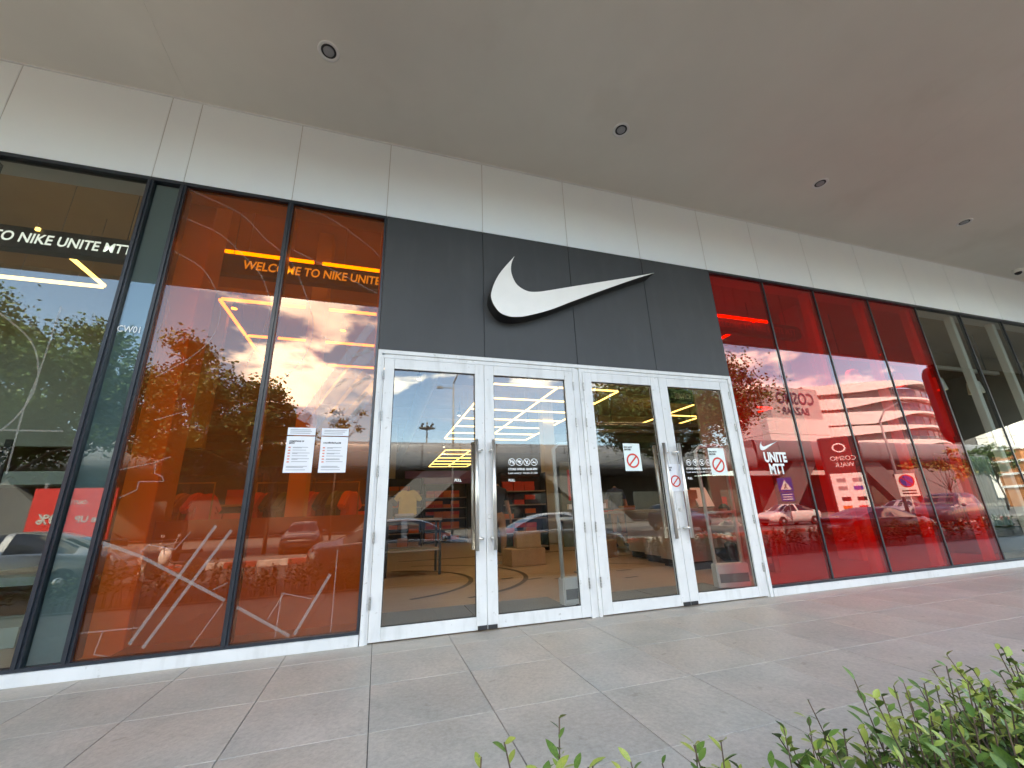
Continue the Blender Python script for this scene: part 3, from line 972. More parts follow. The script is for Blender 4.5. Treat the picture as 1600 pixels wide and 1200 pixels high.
# floor markings: court arcs and dashes
fm = empty_struct('floor_marking', (1.5, 3, 0))
def arc_strip(cx, cy, r, a0, a1, w, z, n=30):
    v = []
    for k in range(n+1):
        a = a0+(a1-a0)*k/n
        for q in (r-w/2, r+w/2):
            v.append((cx+q*math.cos(a), cy+q*math.sin(a), z))
    return v, [(2*k, 2*k+1, 2*k+3, 2*k+2) for k in range(n)]
obj('arc', MB().add(*arc_strip(-0.1, 3.2, 1.55, R(-70), R(75), 0.075, 0.0005)), M['floorline'], fm)
obj('arc', MB().add(*arc_strip(0.35, 3.35, 2.0, R(-68), R(80), 0.075, 0.0012)), M['floorline'], fm)
obj('line', MB().box(0.5, 9, 6.4, 6.48, -0.003, 0.0009), M['floorline'], fm)
for (x, y, l, a) in ((2.3, 2.5, .28, .2), (2.7, 2.35, .28, .2), (1.95, 2.75, .2, .2), (3.6, 1.9, .22, .1), (3.9, 2.6, .3, .1), (4.3, 3.4, .9, -.75), (5.2, 4.6, .5, .1), (5.8, 5.4, .4, .1)):
    c, s_ = math.cos(a), math.sin(a)
    v = [(x+u*c-w*s_, y+u*s_+w*c, 0.0016) for u, w in ((-l/2, -.03), (l/2, -.03), (l/2, .03), (-l/2, .03))]
    obj('dash', MB().add(v, [(0, 1, 2, 3)]), M['floorline'], fm)
for k, (x0, x1) in enumerate(((-0.06, 0.955), (0.965, 1.95), (2.07, 3.05), (3.06, 4.1))):
    o = bx('entrance_mat', x0, x1, 0.14, 1.10 if k < 2 else 1.0, -0.004, 0.006, M['doormat'], None, bev=0.002)
    tag(o, ('dark grey entrance mat inside the leftmost door', 'dark grey entrance mat inside the second door from the left',
            'dark grey entrance mat inside the third door from the left', 'dark grey entrance mat inside the rightmost door')[k], 'mat', 'entrance mats')
# columns and fins behind the glazing
def col(x0, x1, y0, y1, z0=0.0, z1=4.72):
    return bx('column', x0, x1, y0, y1, z0, z1, M['column'], shop, bev=0.006)
col(-2.16, -1.80, 0.42, 0.80)
col(-0.985, -0.80, 1.4, 1.7)
col(-0.13, -0.05, 0.16, 0.6, 2.5)
for x in (6.089, 7.257, 8.389, 9.565, 10.77, 12.0, 13.2, 14.4, 15.6):
    col(x-0.04, x+0.06, 0.132, 0.23, 0.05, 4.04)
col(7.72, 8.02, 1.45, 1.85)
col(5.2, 5.6, 9.0, 9.4)
col(0.2, 0.6, 14.0, 14.4)
bx('window_back_panel', -1.795, -0.10, 0.50, 0.54, 0.0, 0.99, M['lowwall'], shop)
bx('window_back_panel', -1.80, -0.10, 0.12, 0.498, 0.0, 0.06, M['lowwall'], shop)
bx('window_back_panel', 6.1, 7.7, 2.8, 2.85, 0.0, 4.72, M['lowwall'], shop)
bx('bulkhead', -8.9, -2.35, 2.75, 2.85, 1.95, 4.72, M['palewall'], shop)

# LED light frames
def tubes(o, segs, z):
    for (x0, y0, x1, y1) in segs:
        d = Vector((x1-x0, y1-y0, 0))
        n = d.normalized()
        s_ = Vector((-n.y, n.x, 0))*0.016
        a, b = Vector((x0, y0, z))+n*0.03, Vector((x1, y1, z))-n*0.03
        v = [a-s_, b-s_, b+s_, a+s_]
        v = [tuple(p) for p in v] + [(p.x, p.y, p.z+0.035) for p in v]
        obj('led_tube', MB().add(v, [(0, 3, 2, 1), (4, 5, 6, 7), (0, 1, 5, 4), (1, 2, 6, 5), (2, 3, 7, 6), (3, 0, 4, 7)]), M['led'], o)
        for q in (0.25, 0.75):
            p = a+(b-a)*q
            obj('wire', MB().tube([(p.x, p.y, z+0.035), (p.x, p.y, 4.72)], 0.003, 5), M['greymetal'], o)
def grid(label, xs, ys, z, skip=(), runs=None):
    o = thing('light_grid', label, 'light', ((xs[0]+xs[-1])/2, (ys[0]+ys[-1])/2, z), 0, 'LED light frames in the shop')
    segs = []
    for y in ys:
        for a, b in zip(xs[:-1], xs[1:]):
            if (a, y) not in skip:
                segs.append((a, y, b, y))
    for x in (runs if runs is not None else xs):
        for a, b in zip(ys[:-1], ys[1:]):
            segs.append((x, a, x, b))
    tubes(o, segs, z)
    return o
grid('yellow LED tube frame over the window behind the leftmost clear pane', [-5.9, -4.7, -3.52], [0.9, 2.12], 3.9, skip={(-4.7, 0.9), (-5.9, 0.9)}, runs=[-3.52])
grid('yellow LED tube frame behind the two orange panes', [-2.26, -1.15, 0.15], [2.12, 3.4, 4.62], 3.9, runs=[-2.26, -0.15][:1])
o = thing('light_bar', 'yellow LED tube bar just above the welcome banner behind the orange panes', 'light', (-0.9, 1.12, 4.04))
tubes(o, [(-1.95, 1.12, -0.92, 1.12), (-0.88, 1.12, 0.2, 1.12)], 4.04)
grid('long yellow LED tube line seen at the top of the door panes', [0.2, 1.75, 3.3, 4.85, 6.4], [4.5], 3.9)
grid('yellow LED tube ladder frame seen through the second door', [2.4, 4.13, 5.86], [5.2, 6.45, 7.7, 8.95, 10.2, 11.45, 12.7], 3.9)
grid('distant yellow LED tube frame seen through the leftmost door', [2.9, 4.1, 5.3], [15.8, 17.2, 18.6, 20.0, 21.4, 22.8], 3.9)
grid('yellow LED tube pair behind the first red pane', [5.0, 6.2], [0.9, 2.1], 3.9, skip={(5.0, 2.1)}, runs=[5.9])
grid('yellow LED tube frame deep behind the right red panes', [9.0, 10.5, 12.0], [6.0, 7.5, 9.0], 3.9)

# track spots that light the goods
spot_where = ['over the table behind the leftmost door', 'over the mannequin behind the second door', 'over the gap behind the third door', 'over the sales counter',
              'deep behind the leftmost door', 'over the red shoe boxes', 'deep behind the third door', 'far behind the second door', 'far behind the fourth door', 'behind the first orange pane',
              'behind the second orange pane', 'behind the leftmost clear pane', 'behind the first red pane', 'behind the last red pane', 'behind the clear panes at right', 'at the far back of the shop']
for k, (x, y) in enumerate(((0.5, 2.8), (2.1, 3.4), (3.7, 2.8), (5.0, 1.7), (0.8, 6.2), (3.6, 5.8), (6.0, 5.4), (2.5, 10), (5.2, 10.5), (-2.4, 3.1), (-0.8, 3.6), (-4.6, 1.3), (6.6, 1.6), (8.9, 2.0), (11.2, 2.2), (3.0, 17))):
    o = thing('track_spot', 'small lit ceiling spot ' + spot_where[k], 'spot lamp', (x, y, 4.25), 0, 'track spots in the shop')
    obj('stem', MB().tube([(0, 0, 0.12), (0, 0, 0.47)], 0.008, 6), M['darkmetal'], o, local=True)
    obj('can', fix(MB().lathe([(0.055, 0.0), (0.06, 0.005), (0.06, 0.12), (0.0, 0.12)], 16).mesh('can', True)), M['darkmetal'], o, local=True)
    obj('lens', MB().lathe([(0.0, -0.004), (0.05, -0.004), (0.05, -0.001), (0.0, -0.001)], 16), M['ledcool'], o, local=True)
    ld = bpy.data.lights.new('lamp_light', 'SPOT')
    ld.energy = {9: 6, 10: 6, 11: 6, 3: 18, 2: 13}.get(k, 9)
    ld.color = (1.0, 0.83, 0.62)
    ld.spot_size = R(115)
    ld.spot_blend = 0.9
    ld.shadow_soft_size = 0.05
    lo = bpy.data.objects.new('lamp_light', ld)
    C.objects.link(lo)
    lo.parent = o
    lo.location = (0, 0, -0.02)

# welcome banners hanging on a black rounded bar
def banner(label, x0, x1, tx, y=0.95, lit=True):  # lit gives the white words their added glow
    o = thing('welcome_banner', label, 'banner', ((x0+x1)/2, y, 3.6), 0, 'welcome banners')
    z0, z1 = 3.68, 3.93
    r_ = 0.10
    mb = MB()
    poly = []
    for (cx, cz, a0) in ((x1-r_, z1-r_, 0), (x0+r_, z1-r_, 90), (x0+r_, z0+r_, 180), (x1-r_, z0+r_, 270)):
        for k in range(6):
            a = R(a0+18*k)
            poly.append((cx+r_*math.cos(a), cz+r_*math.sin(a)))
    obj('bar', mb.prism_xz(poly, y, y+0.10), M['black'], o)
    obj('lettering', shift(text_mesh('WELCOME TO NIKE UNITE MTT', 0.115, 1.80, bold=0.02, shear=0.10), tx, y-0.002, 3.75), M['glowletter'] if lit else M['greymetal'], o)
    for x in (x0+0.25, x1-0.25):
        obj('wire', MB().tube([(x, y+0.05, z1), (x, y+0.05, 4.72)], 0.004, 6), M['darkmetal'], o)
    obj('cable', MB().tube(catmull([(x0+0.02, y+0.05, 3.84), (x0-0.10, y+0.08, 4.05), (x0-0.16, y+0.1, 4.3), (x0-0.1, y+0.1, 4.72)], 5), 0.012, 6), M['black'], o)
    return o
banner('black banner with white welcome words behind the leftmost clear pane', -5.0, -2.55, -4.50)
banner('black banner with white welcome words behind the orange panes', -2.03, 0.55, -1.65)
banner('black banner with white welcome words behind the red panes', 4.75, 6.95, 5.03, lit=False)

# security gates by the doors
def gate(label, x0, x1, y, ang):
    o = thing('security_gate', label, 'security gate', ((x0+x1)/2, y, 0), ang, 'anti-theft gates inside the doors')
    w = x1-x0
    h = 1.72
    f_ = MB()
    prof = []
    out_, in_ = [], []
    for (X, Z) in ((-w/2, 0.25), (-w/2-0.02, h-0.06), (-w/2+0.05, h), (w/2-0.05, h+0.02), (w/2+0.02, h-0.05), (w/2, 0.25)):
        out_.append((X, Z))
    f_.tube([(X, 0, Z) for X, Z in out_], 0.023, 8)
    f_.box(-w/2, w/2, -0.02, 0.02, 0.86, 0.89)
    obj('loop_frame', fix(f_.mesh('loop_frame', True)), M['plasticwhite'], o, local=True)
    b_ = bevel_mesh(MB().box(-w/2-0.03, w/2+0.03, -0.06, 0.06, 0.0, 0.27).mesh('base'), 0.012, 2)
    obj('base', b_, M['plasticwhite'], o, local=True)
    obj('base_panel', MB().box(-w/2-0.005, w/2+0.005, -0.064, -0.0605, 0.06, 0.16), M['acrylic'], o, local=True)
    return o
gate('pale anti-theft gate behind the second door', 1.95, 2.32, 0.62, R(6))
gate('pale anti-theft gate behind the rightmost door', 4.02, 4.40, 0.62, R(-8))

# ---- shop furniture and goods
def table(name, label, x, y, w, d, h, m, shelf=True):
    o = thing(name, label, 'table', (x, y, 0), 0)
    obj('top', bevel_mesh(MB().box(-w/2, w/2, -d/2, d/2, h-0.04, h).mesh('top'), 0.004, 1), m, o, local=True)
    for sx in (-1, 1):
        for sy in (-1, 1):
            obj('leg', MB().box(sx*(w/2-0.03)-0.02, sx*(w/2-0.03)+0.02, sy*(d/2-0.03)-0.02, sy*(d/2-0.03)+0.02, 0, h-0.04), M['darkmetal'], o, local=True)
    if shelf:
        obj('shelf', MB().box(-w/2+0.01, w/2-0.01, -d/2+0.01, d/2-0.01, h*0.42, h*0.42+0.025), m, o, local=True)
    return o
def cloth_pile(x, y, z, mats, label, group='folded clothes on tables'):
    for k, m in enumerate(mats):
        me = bevel_mesh(MB().box(-0.17, 0.17, -0.13, 0.13, 0, 0.045).mesh('folded_shirt'), 0.014, 2)
        o = obj('folded_shirt', me, m)
        o.location = (x+0.01*math.sin(k*7), y, z+0.0455*k)
        o.rotation_euler = (0, 0, 0.06*math.sin(k*5))
        tag(o, '%s, %s of its pile' % (label, ['bottom', 'second', 'third', 'fourth', 'top'][k]), 'folded shirt', group)
def shirt(x, y, z, m, label, s_=1.0, rz=0.0, group='shirts on display'):
    """tee shirt with sleeves hung flat on a bust"""
    o = tag(bpy.data.objects.new('tee_shirt', None), label, 'shirt', group)
    C.objects.link(o)
    o.location = (x, y, z)
    o.rotation_euler = (0, 0, rz)
    out = [(-0.09, 0.62), (-0.20, 0.58), (-0.36, 0.38), (-0.27, 0.31), (-0.21, 0.38), (-0.22, 0.0), (0.22, 0.0), (0.21, 0.38), (0.27, 0.31), (0.36, 0.38), (0.20, 0.58), (0.09, 0.62), (0.05, 0.58), (-0.05, 0.58)]
    out = [(a*s_, b*s_) for a, b in out]
    me = fix(MB().prism_xz(out, -0.06, 0.06).mesh('garment'))
    bevel_mesh(me, 0.022, 2)
    obj('garment', me, m, o, local=True)
    hk = MB().tube([(0, 0, 0.59*s_), (0, 0, 0.72*s_)], 0.006, 6)
    obj('hanger', hk, M['darkmetal'], o, local=True)
    return o
table('display_table', 'pale display table seen behind the leftmost door', 0.62, 4.1, 0.95, 0.6, 0.92, M['laminate'])
cloth_pile(0.45, 4.05, 0.92, [M['greycloth'], M['whitecloth']], 'folded shirt on the table behind the leftmost door')
shirt(0.56, 4.9, 0.98, M['yellowcloth'], 'yellow tee shirt hanging behind the leftmost door', 0.8)
shirt(0.12, 4.7, 0.92, M['greycloth'], 'grey tee shirt hanging left of the yellow one', 0.7)
table('display_table', 'dark display table behind the third door', 5.7, 5.6, 1.6, 0.8, 0.9, M['laminate'])
cloth_pile(5.3, 5.5, 0.90, [M['redink'], M['darkcloth']], 'folded shirt on the table behind the third door')
cloth_pile(5.9, 5.5, 0.90, [M['khaki'], M['whitecloth'], M['khaki']], 'folded tan shirt on the table behind the third door')

def shelf_unit(label, x0, x1, y, h, n, mats, seed, group, facing=-1):
    o = thing('shelf_unit', label, 'shelf', ((x0+x1)/2, y, 0), 0, 'shelf units')
    obj('back_panel', MB().box(x0, x1, y+0.36, y+0.39, 0, h), M['darkmetal'], o)
    for k, xx in enumerate((x0, x1-0.03)):
        obj('side_panel', MB().box(xx, xx+0.03, y, y+0.358, 0, h), M['darkmetal'], o)
    rg = random.Random(seed)
    kinds = {}
    for q in range(n):
        z = 0.12 + q*(h-0.25)/n
        obj('shelf', MB().box(x0+0.032, x1-0.032, y, y+0.355, z-0.025, z), M['laminate'], o)
        x = x0+0.06
        hh = (h-0.25)/n-0.06
        while x < x1-0.33:
            for lev in range(max(1, int(hh/0.13))):
                if rg.random() < 0.9:
                    m = rg.choice(mats)
                    if m.name not in kinds:
                        kinds[m.name] = bevel_mesh(MB().box(0, 0.29, 0, 0.2, 0, 0.118).mesh('shoe_box'), 0.003, 1)
                        kinds[m.name].materials.append(m)
                    b_ = obj('shoe_box', kinds[m.name])
                    b_.location = (x+rg.uniform(0, .008), y+0.02+rg.uniform(0, .03), z+lev*0.119)
                    ci = int(round((x-x0-0.06)/0.31))
                    tag(b_, '%s shoe box, %s of the %s stack, %s shelf, %s' % ({'shoebox_red': 'red', 'shoebox_orange': 'orange', 'shoebox_black': 'black'}.get(m.name, 'brown'), ['bottom', 'second', 'third', 'fourth'][lev],
                        ['leftmost', 'second', 'third', 'fourth', 'fifth', 'sixth'][ci], ['lowest', 'second', 'third', 'fourth', 'fifth'][q], group), 'shoe box', 'shoe boxes ' + group)
            x += 0.31
    return o
RB = [M['boxred'], M['boxred'], M['boxorange'], M['boxblack']]
shelf_unit('tall shelf of red shoe boxes seen through the second door', 3.05, 4.35, 6.9, 2.0, 5, RB, 2, 'behind the second door')
shelf_unit('wall shelf of orange and red shoe boxes seen through the leftmost door', 1.6, 3.2, 12.0, 2.1, 5, [M['boxorange'], M['boxred'], M['boxorange']], 4, 'far behind the leftmost door')
shelf_unit('low shelf of shoe boxes behind the orange panes', -3.4, -1.9, 4.2, 1.75, 4, RB, 6, 'behind the first orange pane')
shelf_unit('low shelf of shoe boxes behind the second orange pane', -1.2, 0.0, 4.6, 1.7, 4, RB, 8, 'behind the second orange pane')
shelf_unit('dark shelf of shoe boxes deep behind the third door', 4.5, 5.9, 9.7, 2.0, 5, RB + [M['boxblack'], M['card']], 12, 'deep behind the third door')
shelf_unit('tall shelf of mixed boxes deep behind the leftmost door', -0.4, 1.3, 9.4, 2.1, 5, [M['boxblack'], M['card'], M['boxorange']], 14, 'deep behind the leftmost door')
pp = thing('wall_graphic', 'purple lit graphic over the far shelf behind the leftmost door', 'graphic', (2.6, 12.3, 2.15))
obj('panel', MB().box(0.9, 4.2, 12.41, 12.46, 2.12, 2.6), M['purple'], pp)

# clothes rails behind the orange glass
for k, (x, y, ms) in enumerate(((-2.9, 3.0, ['darkcloth', 'greencloth', 'khaki', 'redink']), (-1.0, 3.1, ['boxred', 'darkcloth', 'greencloth', 'boxorange']), (-5.5, 2.2, ['darkcloth', 'greycloth', 'darkcloth', 'greencloth']))):
    o = thing('clothes_rail', ('clothes rail of dark and green garments behind the first orange pane', 'clothes rail of red and dark garments behind the second orange pane',
                               'clothes rail of dark garments behind the leftmost clear pane')[k], 'clothes rail', (x, y, 0), 0, 'clothes rails')
    obj('rail', MB().tube([(-0.7, 0, 0), (-0.7, 0, 1.5), (0.7, 0, 1.5), (0.7, 0, 0)], 0.014, 8), M['greymetal'], o, local=True)
    for sx in (-0.7, 0.7):
        obj('foot', MB().box(sx-0.02, sx+0.02, -0.25, 0.25, 0, 0.03), M['greymetal'], o, local=True)
    for q in range(8):
        s_ = shirt(x-0.6+q*0.17, y, 0.78, M[ms[q % 4]], '%s garment on the rail %s, place %s from the left' % (
            {'darkcloth': 'black', 'greencloth': 'green', 'khaki': 'tan', 'redink': 'red', 'boxred': 'red', 'boxorange': 'orange', 'greycloth': 'grey'}[ms[q % 4]],
            ('behind the first orange pane', 'behind the second orange pane', 'behind the leftmost clear pane')[k],
            ['first', 'second', 'third', 'fourth', 'fifth', 'sixth', 'seventh', 'eighth'][q]), 0.95, R(70), 'garments on rails')

# sales counter, boxes, hanging service sign, promo stand
ct = thing('sales_counter', 'long pale sales counter seen through the right doors', 'counter', (5.2, 3.0, 0))
for k, (x0, x1, y0, y1) in enumerate(((4.75, 5.05, 2.0, 2.75), (4.93, 5.20, 2.76, 3.5), (5.10, 5.36, 3.51, 4.3))):
    obj('front_panel', bevel_mesh(MB().box(x0, x1+0.5, y0, y1, 0.12, 0.88).mesh('front_panel'), 0.004, 1), M['laminate'], ct)
    obj('plinth', MB().box(x0+0.05, x1+0.45, y0+0.02, y1-0.02, 0, 0.118), M['black'], ct)
obj('worktop', MB().box(4.70, 5.9, 1.97, 4.33, 0.883, 0.93), M['lowwall'], ct)
def carton(x, y, z, w, d, h, label, rz=0.0):
    o = thing('carton', label, 'box', (x, y, z), rz, 'cardboard cartons')
    obj('body', bevel_mesh(MB().box(-w/2, w/2, -d/2, d/2, 0, h).mesh('body'), 0.006, 1), M['card'], o, local=True)
    obj('tape', MB().box(-0.025, 0.025, -d/2-0.001, d/2+0.001, h-0.001, h+0.001), M['khaki'], o, local=True)
    for s_ in (-1, 1):
        obj('flap_edge', MB().box(-w/2, w/2, s_*0.004-0.002+0.0, s_*0.004+0.002, h, h+0.0025), M['card'], o, local=True)
carton(4.55, 4.6, 0, 0.62, 0.45, 0.34, 'cardboard carton on the floor behind the third door', 0.2)
carton(2.75, 4.3, 0, 0.7, 0.5, 0.30, 'low wide cardboard carton behind the second door', 0.1)
carton(2.85, 4.35, 0.303, 0.48, 0.36, 0.30, 'cardboard carton on top of the wide one behind the second door', -0.15)
carton(5.05, 2.35, 0.932, 0.36, 0.36, 0.30, 'cardboard carton on the sales counter', 0.1)
pn_ = thing('tablet_stand', 'pale sloping screen on the sales counter behind the rightmost door', 'screen', (5.35, 2.12, 0.932))
obj('panel', MB().add([(-0.16, 0, 0.02), (0.16, 0, 0.02), (0.16, 0.16, 0.34), (-0.16, 0.16, 0.34), (-0.16, 0.02, 0.01), (0.16, 0.02, 0.01), (0.16, 0.18, 0.33), (-0.16, 0.18, 0.33)],
    [(0, 1, 2, 3), (7, 6, 5, 4), (0, 4, 5, 1), (1, 5, 6, 2), (2, 6, 7, 3), (3, 7, 4, 0)]), M['paper'], pn_, local=True)
obj('foot', MB().box(-0.12, 0.12, 0.0, 0.2, 0, 0.012), M['darkmetal'], pn_, local=True)
tg = thing('price_card', 'small red price card standing on the counter behind the rightmost door', 'price card', (5.72, 2.1, 0.932))
obj('card', MB().box(-0.05, 0.05, 0, 0.006, 0.02, 0.17), M['posterred'], tg, local=True)
obj('foot', MB().box(-0.04, 0.04, -0.02, 0.03, 0, 0.018), M['darkmetal'], tg, local=True)
sg = thing('service_sign', 'hanging black service sign with white letters behind the rightmost door', 'sign', (7.85, 5.0, 3.5))
obj('board', bevel_mesh(MB().box(7.2, 8.9, 5.0, 5.08, 3.62, 4.02).mesh('board'), 0.01, 1), M['black'], sg)
obj('lettering', shift(text_mesh('SERVICE', 0.14, 0.55, bold=0.04), 7.42, 4.998, 3.74), M['vinyl'], sg)
obj('logo', MB().prism_xz([(8.25+x*0.4, 3.76+z*0.4) for x, z in SWU], 4.996, 4.999), M['vinyl'], sg)
for x in (7.4, 8.7):
    obj('wire', MB().tube([(x, 5.04, 4.02), (x, 5.04, 4.72)], 0.005, 6), M['darkmetal'], sg)
for k, (x0, y0, x1, y1, z) in enumerate(((5.3, 5.4, 8.9, 5.2, 3.1), (5.6, 6.6, 9.4, 6.3, 3.15))):
    o = thing('cable_tray', ('ochre cable tray hung below the ceiling behind the right doors', 'farther ochre cable tray hung below the ceiling behind the right doors')[k], 'cable tray', (x0, y0, z))
    for q in (0, 0.22):
        obj('side_rail', MB().tube([(x0, y0+q, z), (x1, y1+q, z)], 0.028, 6), M['laminate'], o)
    for q in range(8):
        t = (q+0.5)/8
        obj('rung', MB().tube([(x0+(x1-x0)*t, y0+(y1-y0)*t, z), (x0+(x1-x0)*t, y0+(y1-y0)*t+0.22, z)], 0.012, 5), M['laminate'], o)
    for t in (0.1, 0.9):
        obj('hanger', MB().tube([(x0+(x1-x0)*t, y0+(y1-y0)*t, z), (x0+(x1-x0)*t, y0+(y1-y0)*t, 4.72)], 0.008, 5), M['darkmetal'], o)
gp = thing('partition', 'green grey partition panel with small text behind the third door', 'partition', (5.2, 7.5, 0))
obj('panel', MB().box(5.05, 6.1, 7.5, 7.56, 0.0, 2.35), M['greenpanel'], gp)
obj('header', MB().box(5.35, 5.95, 7.495, 7.4985, 1.70, 1.80), M['orangeink'], gp)
pr = thing('promo_stand', 'red promotion stand marked fifty percent off behind the second door', 'sign stand', (3.2, 2.6, 0))
obj('board', bevel_mesh(MB().box(3.02, 3.62, 2.6, 2.63, 1.12, 1.62).mesh('board'), 0.004, 1), M['posterred'], pr)
obj('lettering', shift(text_mesh('50%', 0.16, 0.42, bold=0.02), 3.1, 2.598, 1.25), M['boxorange'], pr)
obj('post', MB().tube([(3.32, 2.65, 0.02), (3.32, 2.65, 1.6)], 0.018, 8), M['greymetal'], pr)
obj('base', MB().box(3.1, 3.54, 2.5, 2.8, 0, 0.02), M['greymetal'], pr)
obj('shelf_bar', MB().box(2.98, 3.66, 2.55, 2.62, 0.98, 1.06), M['plasticwhite'], pr)

# pale shelf strip, posts and dark panel behind the leftmost pane
lp = thing('window_shelf', 'white shelf on black posts behind the leftmost clear pane', 'shelf', (-4.3, 2.2, 0))
obj('board', MB().box(-6.5, -2.9, 1.95, 2.35, 1.42, 1.56), M['palewall'], lp)
for x in (-6.3, -5.2, -4.45, -3.85, -3.0):
    obj('post', MB().box(x-0.03, x+0.03, 1.93, 1.948, 0, 1.9), M['black'], lp)
obj('lower_board', MB().box(-6.5, -2.9, 1.95, 2.35, 0.42, 0.5), M['palewall'], lp)
obj('floor_board', MB().box(-6.5, -2.9, 1.2, 1.9, 0.001, 0.16), M['palewall'], lp)

# red stool behind the first red pane and goods farther right
stl = thing('wooden_stool', 'square wooden display stool behind the first red pane', 'stool', (5.35, 1.5, 0))
obj('seat', bevel_mesh(MB().box(-0.32, 0.32, -0.3, 0.3, 0.56, 0.66).mesh('seat'), 0.006, 1), M['lowwall'], stl, local=True)
for sx in (-1, 1):
    for sy in (-1, 1):
        obj('leg', MB().box(sx*0.26-0.05, sx*0.26+0.05, sy*0.24-0.05, sy*0.24+0.05, 0, 0.558), M['lowwall'], stl, local=True)
for sy in (-1, 1):
    obj('stretcher', MB().box(-0.208, 0.208, sy*0.24-0.03, sy*0.24+0.03, 0.12, 0.2), M['lowwall'], stl, local=True)
for k, x in enumerate((9.0, 10.3, 11.6, 12.9)):
    o = thing('pendant_lamp', ('white pendant lamp on a rail behind the first clear pane right of the red ones', 'white pendant lamp on a rail behind the second clear pane at right',
                               'white pendant lamp on a rail behind the third clear pane at right', 'white pendant lamp on a rail at the far right')[k], 'lamp', (x, 1.6, 3.2), 0, 'pendant lamps at right')
    obj('shade', fix(MB().lathe([(0.05, 0.30), (0.11, 0.26), (0.14, 0.0), (0.12, 0.0), (0.10, 0.24)], 20).mesh('shade', True)), M['logo_face'], o, local=True)
    obj('bulb', fix(MB().lathe([(0.0, 0.02), (0.09, 0.03), (0.09, 0.06), (0.0, 0.08)], 16).mesh('bulb', True)), M['ledcool'], o, local=True)
    obj('cord', MB().tube([(0, 0, 0.3), (0, 0, 0.52)], 0.006, 6), M['darkmetal'], o, local=True)
rl = thing('lamp_rail', 'grey lamp rail running behind the clear panes at right', 'rail', (11.0, 1.6, 3.7))
obj('bar', MB().box(8.4, 14, 1.56, 1.64, 3.72, 3.79), M['logo_face'], rl)
for x in (8.8, 11.2, 13.6):
    obj('hanger', MB().tube([(x, 1.6, 3.79), (x, 1.6, 4.72)], 0.01, 6), M['darkmetal'], rl)
ob_ = thing('sale_banner', 'orange sale banner with white percent off words behind the clear panes at right', 'banner', (11.4, 1.9, 2.3))
obj('sheet', MB().box(10.7, 12.2, 1.9, 1.915, 2.25, 3.30), M['boxorange'], ob_)
obj('lettering', shift(text_mesh('50%', 0.34, 1.0, bold=0.03), 10.85, 1.898, 2.83), M['vinyl'], ob_)
obj('lettering', shift(text_mesh('OFF', 0.34, 1.0, bold=0.03), 11.05, 1.898, 2.38), M['vinyl'], ob_)
for x in (10.8, 12.1):
    obj('wire', MB().tube([(x, 1.907, 3.30), (x, 1.907, 4.72)], 0.004, 5), M['darkmetal'], ob_)
cu_ = thing('curtain', 'dark grey pleated curtain behind the clear panes at far right', 'curtain', (10.6, 1.2, 0))
cv, cf = [], []
for k in range(121):
    x = 10.05+1.5*k/120
    yy = 1.25+0.05*math.sin(k*0.9)+0.015*math.sin(k*2.3)
    cv += [(x, yy, 0.42), (x, yy, 1.72)]
for k in range(120):
    cf.append((2*k, 2*k+2, 2*k+3, 2*k+1))
obj('cloth', mesh_from('cloth', cv, cf, True), M['greenpanel'], cu_)
obj('rod', MB().tube([(10.0, 1.25, 1.74), (11.6, 1.25, 1.74)], 0.02, 8), M['darkmetal'], cu_)
for x in (10.02, 11.58):
    obj('post', MB().tube([(x, 1.25, 0), (x, 1.25, 1.74)], 0.02, 8), M['darkmetal'], cu_)
bg_ = thing('black_plinth', 'low black plinth on the floor under the curtain at far right', 'plinth', (10.8, 1.25, 0))
obj('body', bevel_mesh(MB().box(-0.85, 0.85, -0.28, 0.28, 0.03, 0.40).mesh('body'), 0.02, 2), M['black'], bg_, local=True)
obj('kick', MB().box(-0.8, 0.8, -0.24, 0.24, 0, 0.03), M['darkmetal'], bg_, local=True)

# ------------------------------------------------------------------ people and mannequins
def skin_mesh(name, verts, edges, radii, root, sub=2):
    me = bpy.data.meshes.new(name)
    me.from_pydata(verts, edges, [])
    o = bpy.data.objects.new(name, me)
    C.objects.link(o)
    md = o.modifiers.new('skin', 'SKIN')
    md.use_smooth_shade = True
    for i, r_ in enumerate(radii):
        sv = me.skin_vertices[0].data[i]
        sv.radius = r_ if isinstance(r_, tuple) else (r_, r_)
        sv.use_root = (i == root)
    sb = o.modifiers.new('sub', 'SUBSURF')
    sb.levels = sub; sb.render_levels = sub
    dg = bpy.context.evaluated_depsgraph_get()
    dg.update()
    m2 = bpy.data.meshes.new_from_object(o.evaluated_get(dg))
    bpy.data.objects.remove(o)
    m2.polygons.foreach_set('use_smooth', [True]*len(m2.polygons))
    return m2

def chain_figure(name, J, E_, root):
    """J: name -> (x,y,z,r)"""
    ks = list(J)
    return skin_mesh(name, [J[k][:3] for k in ks], [(ks.index(a), ks.index(b)) for a, b in E_], [J[k][3] if len(J[k]) == 4 else (J[k][3], J[k][4]) for k in ks], ks.index(root))

def colour_by(me, rules, default):
    """give the one body mesh its clothing colours, face by face"""
    mats = [default]+[m for _, m in rules]
    me.materials.clear()
    for m in mats:
        me.materials.append(m)
    for p in me.polygons:
        c = p.center
        for i, (fn, m) in enumerate(rules):
            if fn(c):
                p.material_index = i+1
                break

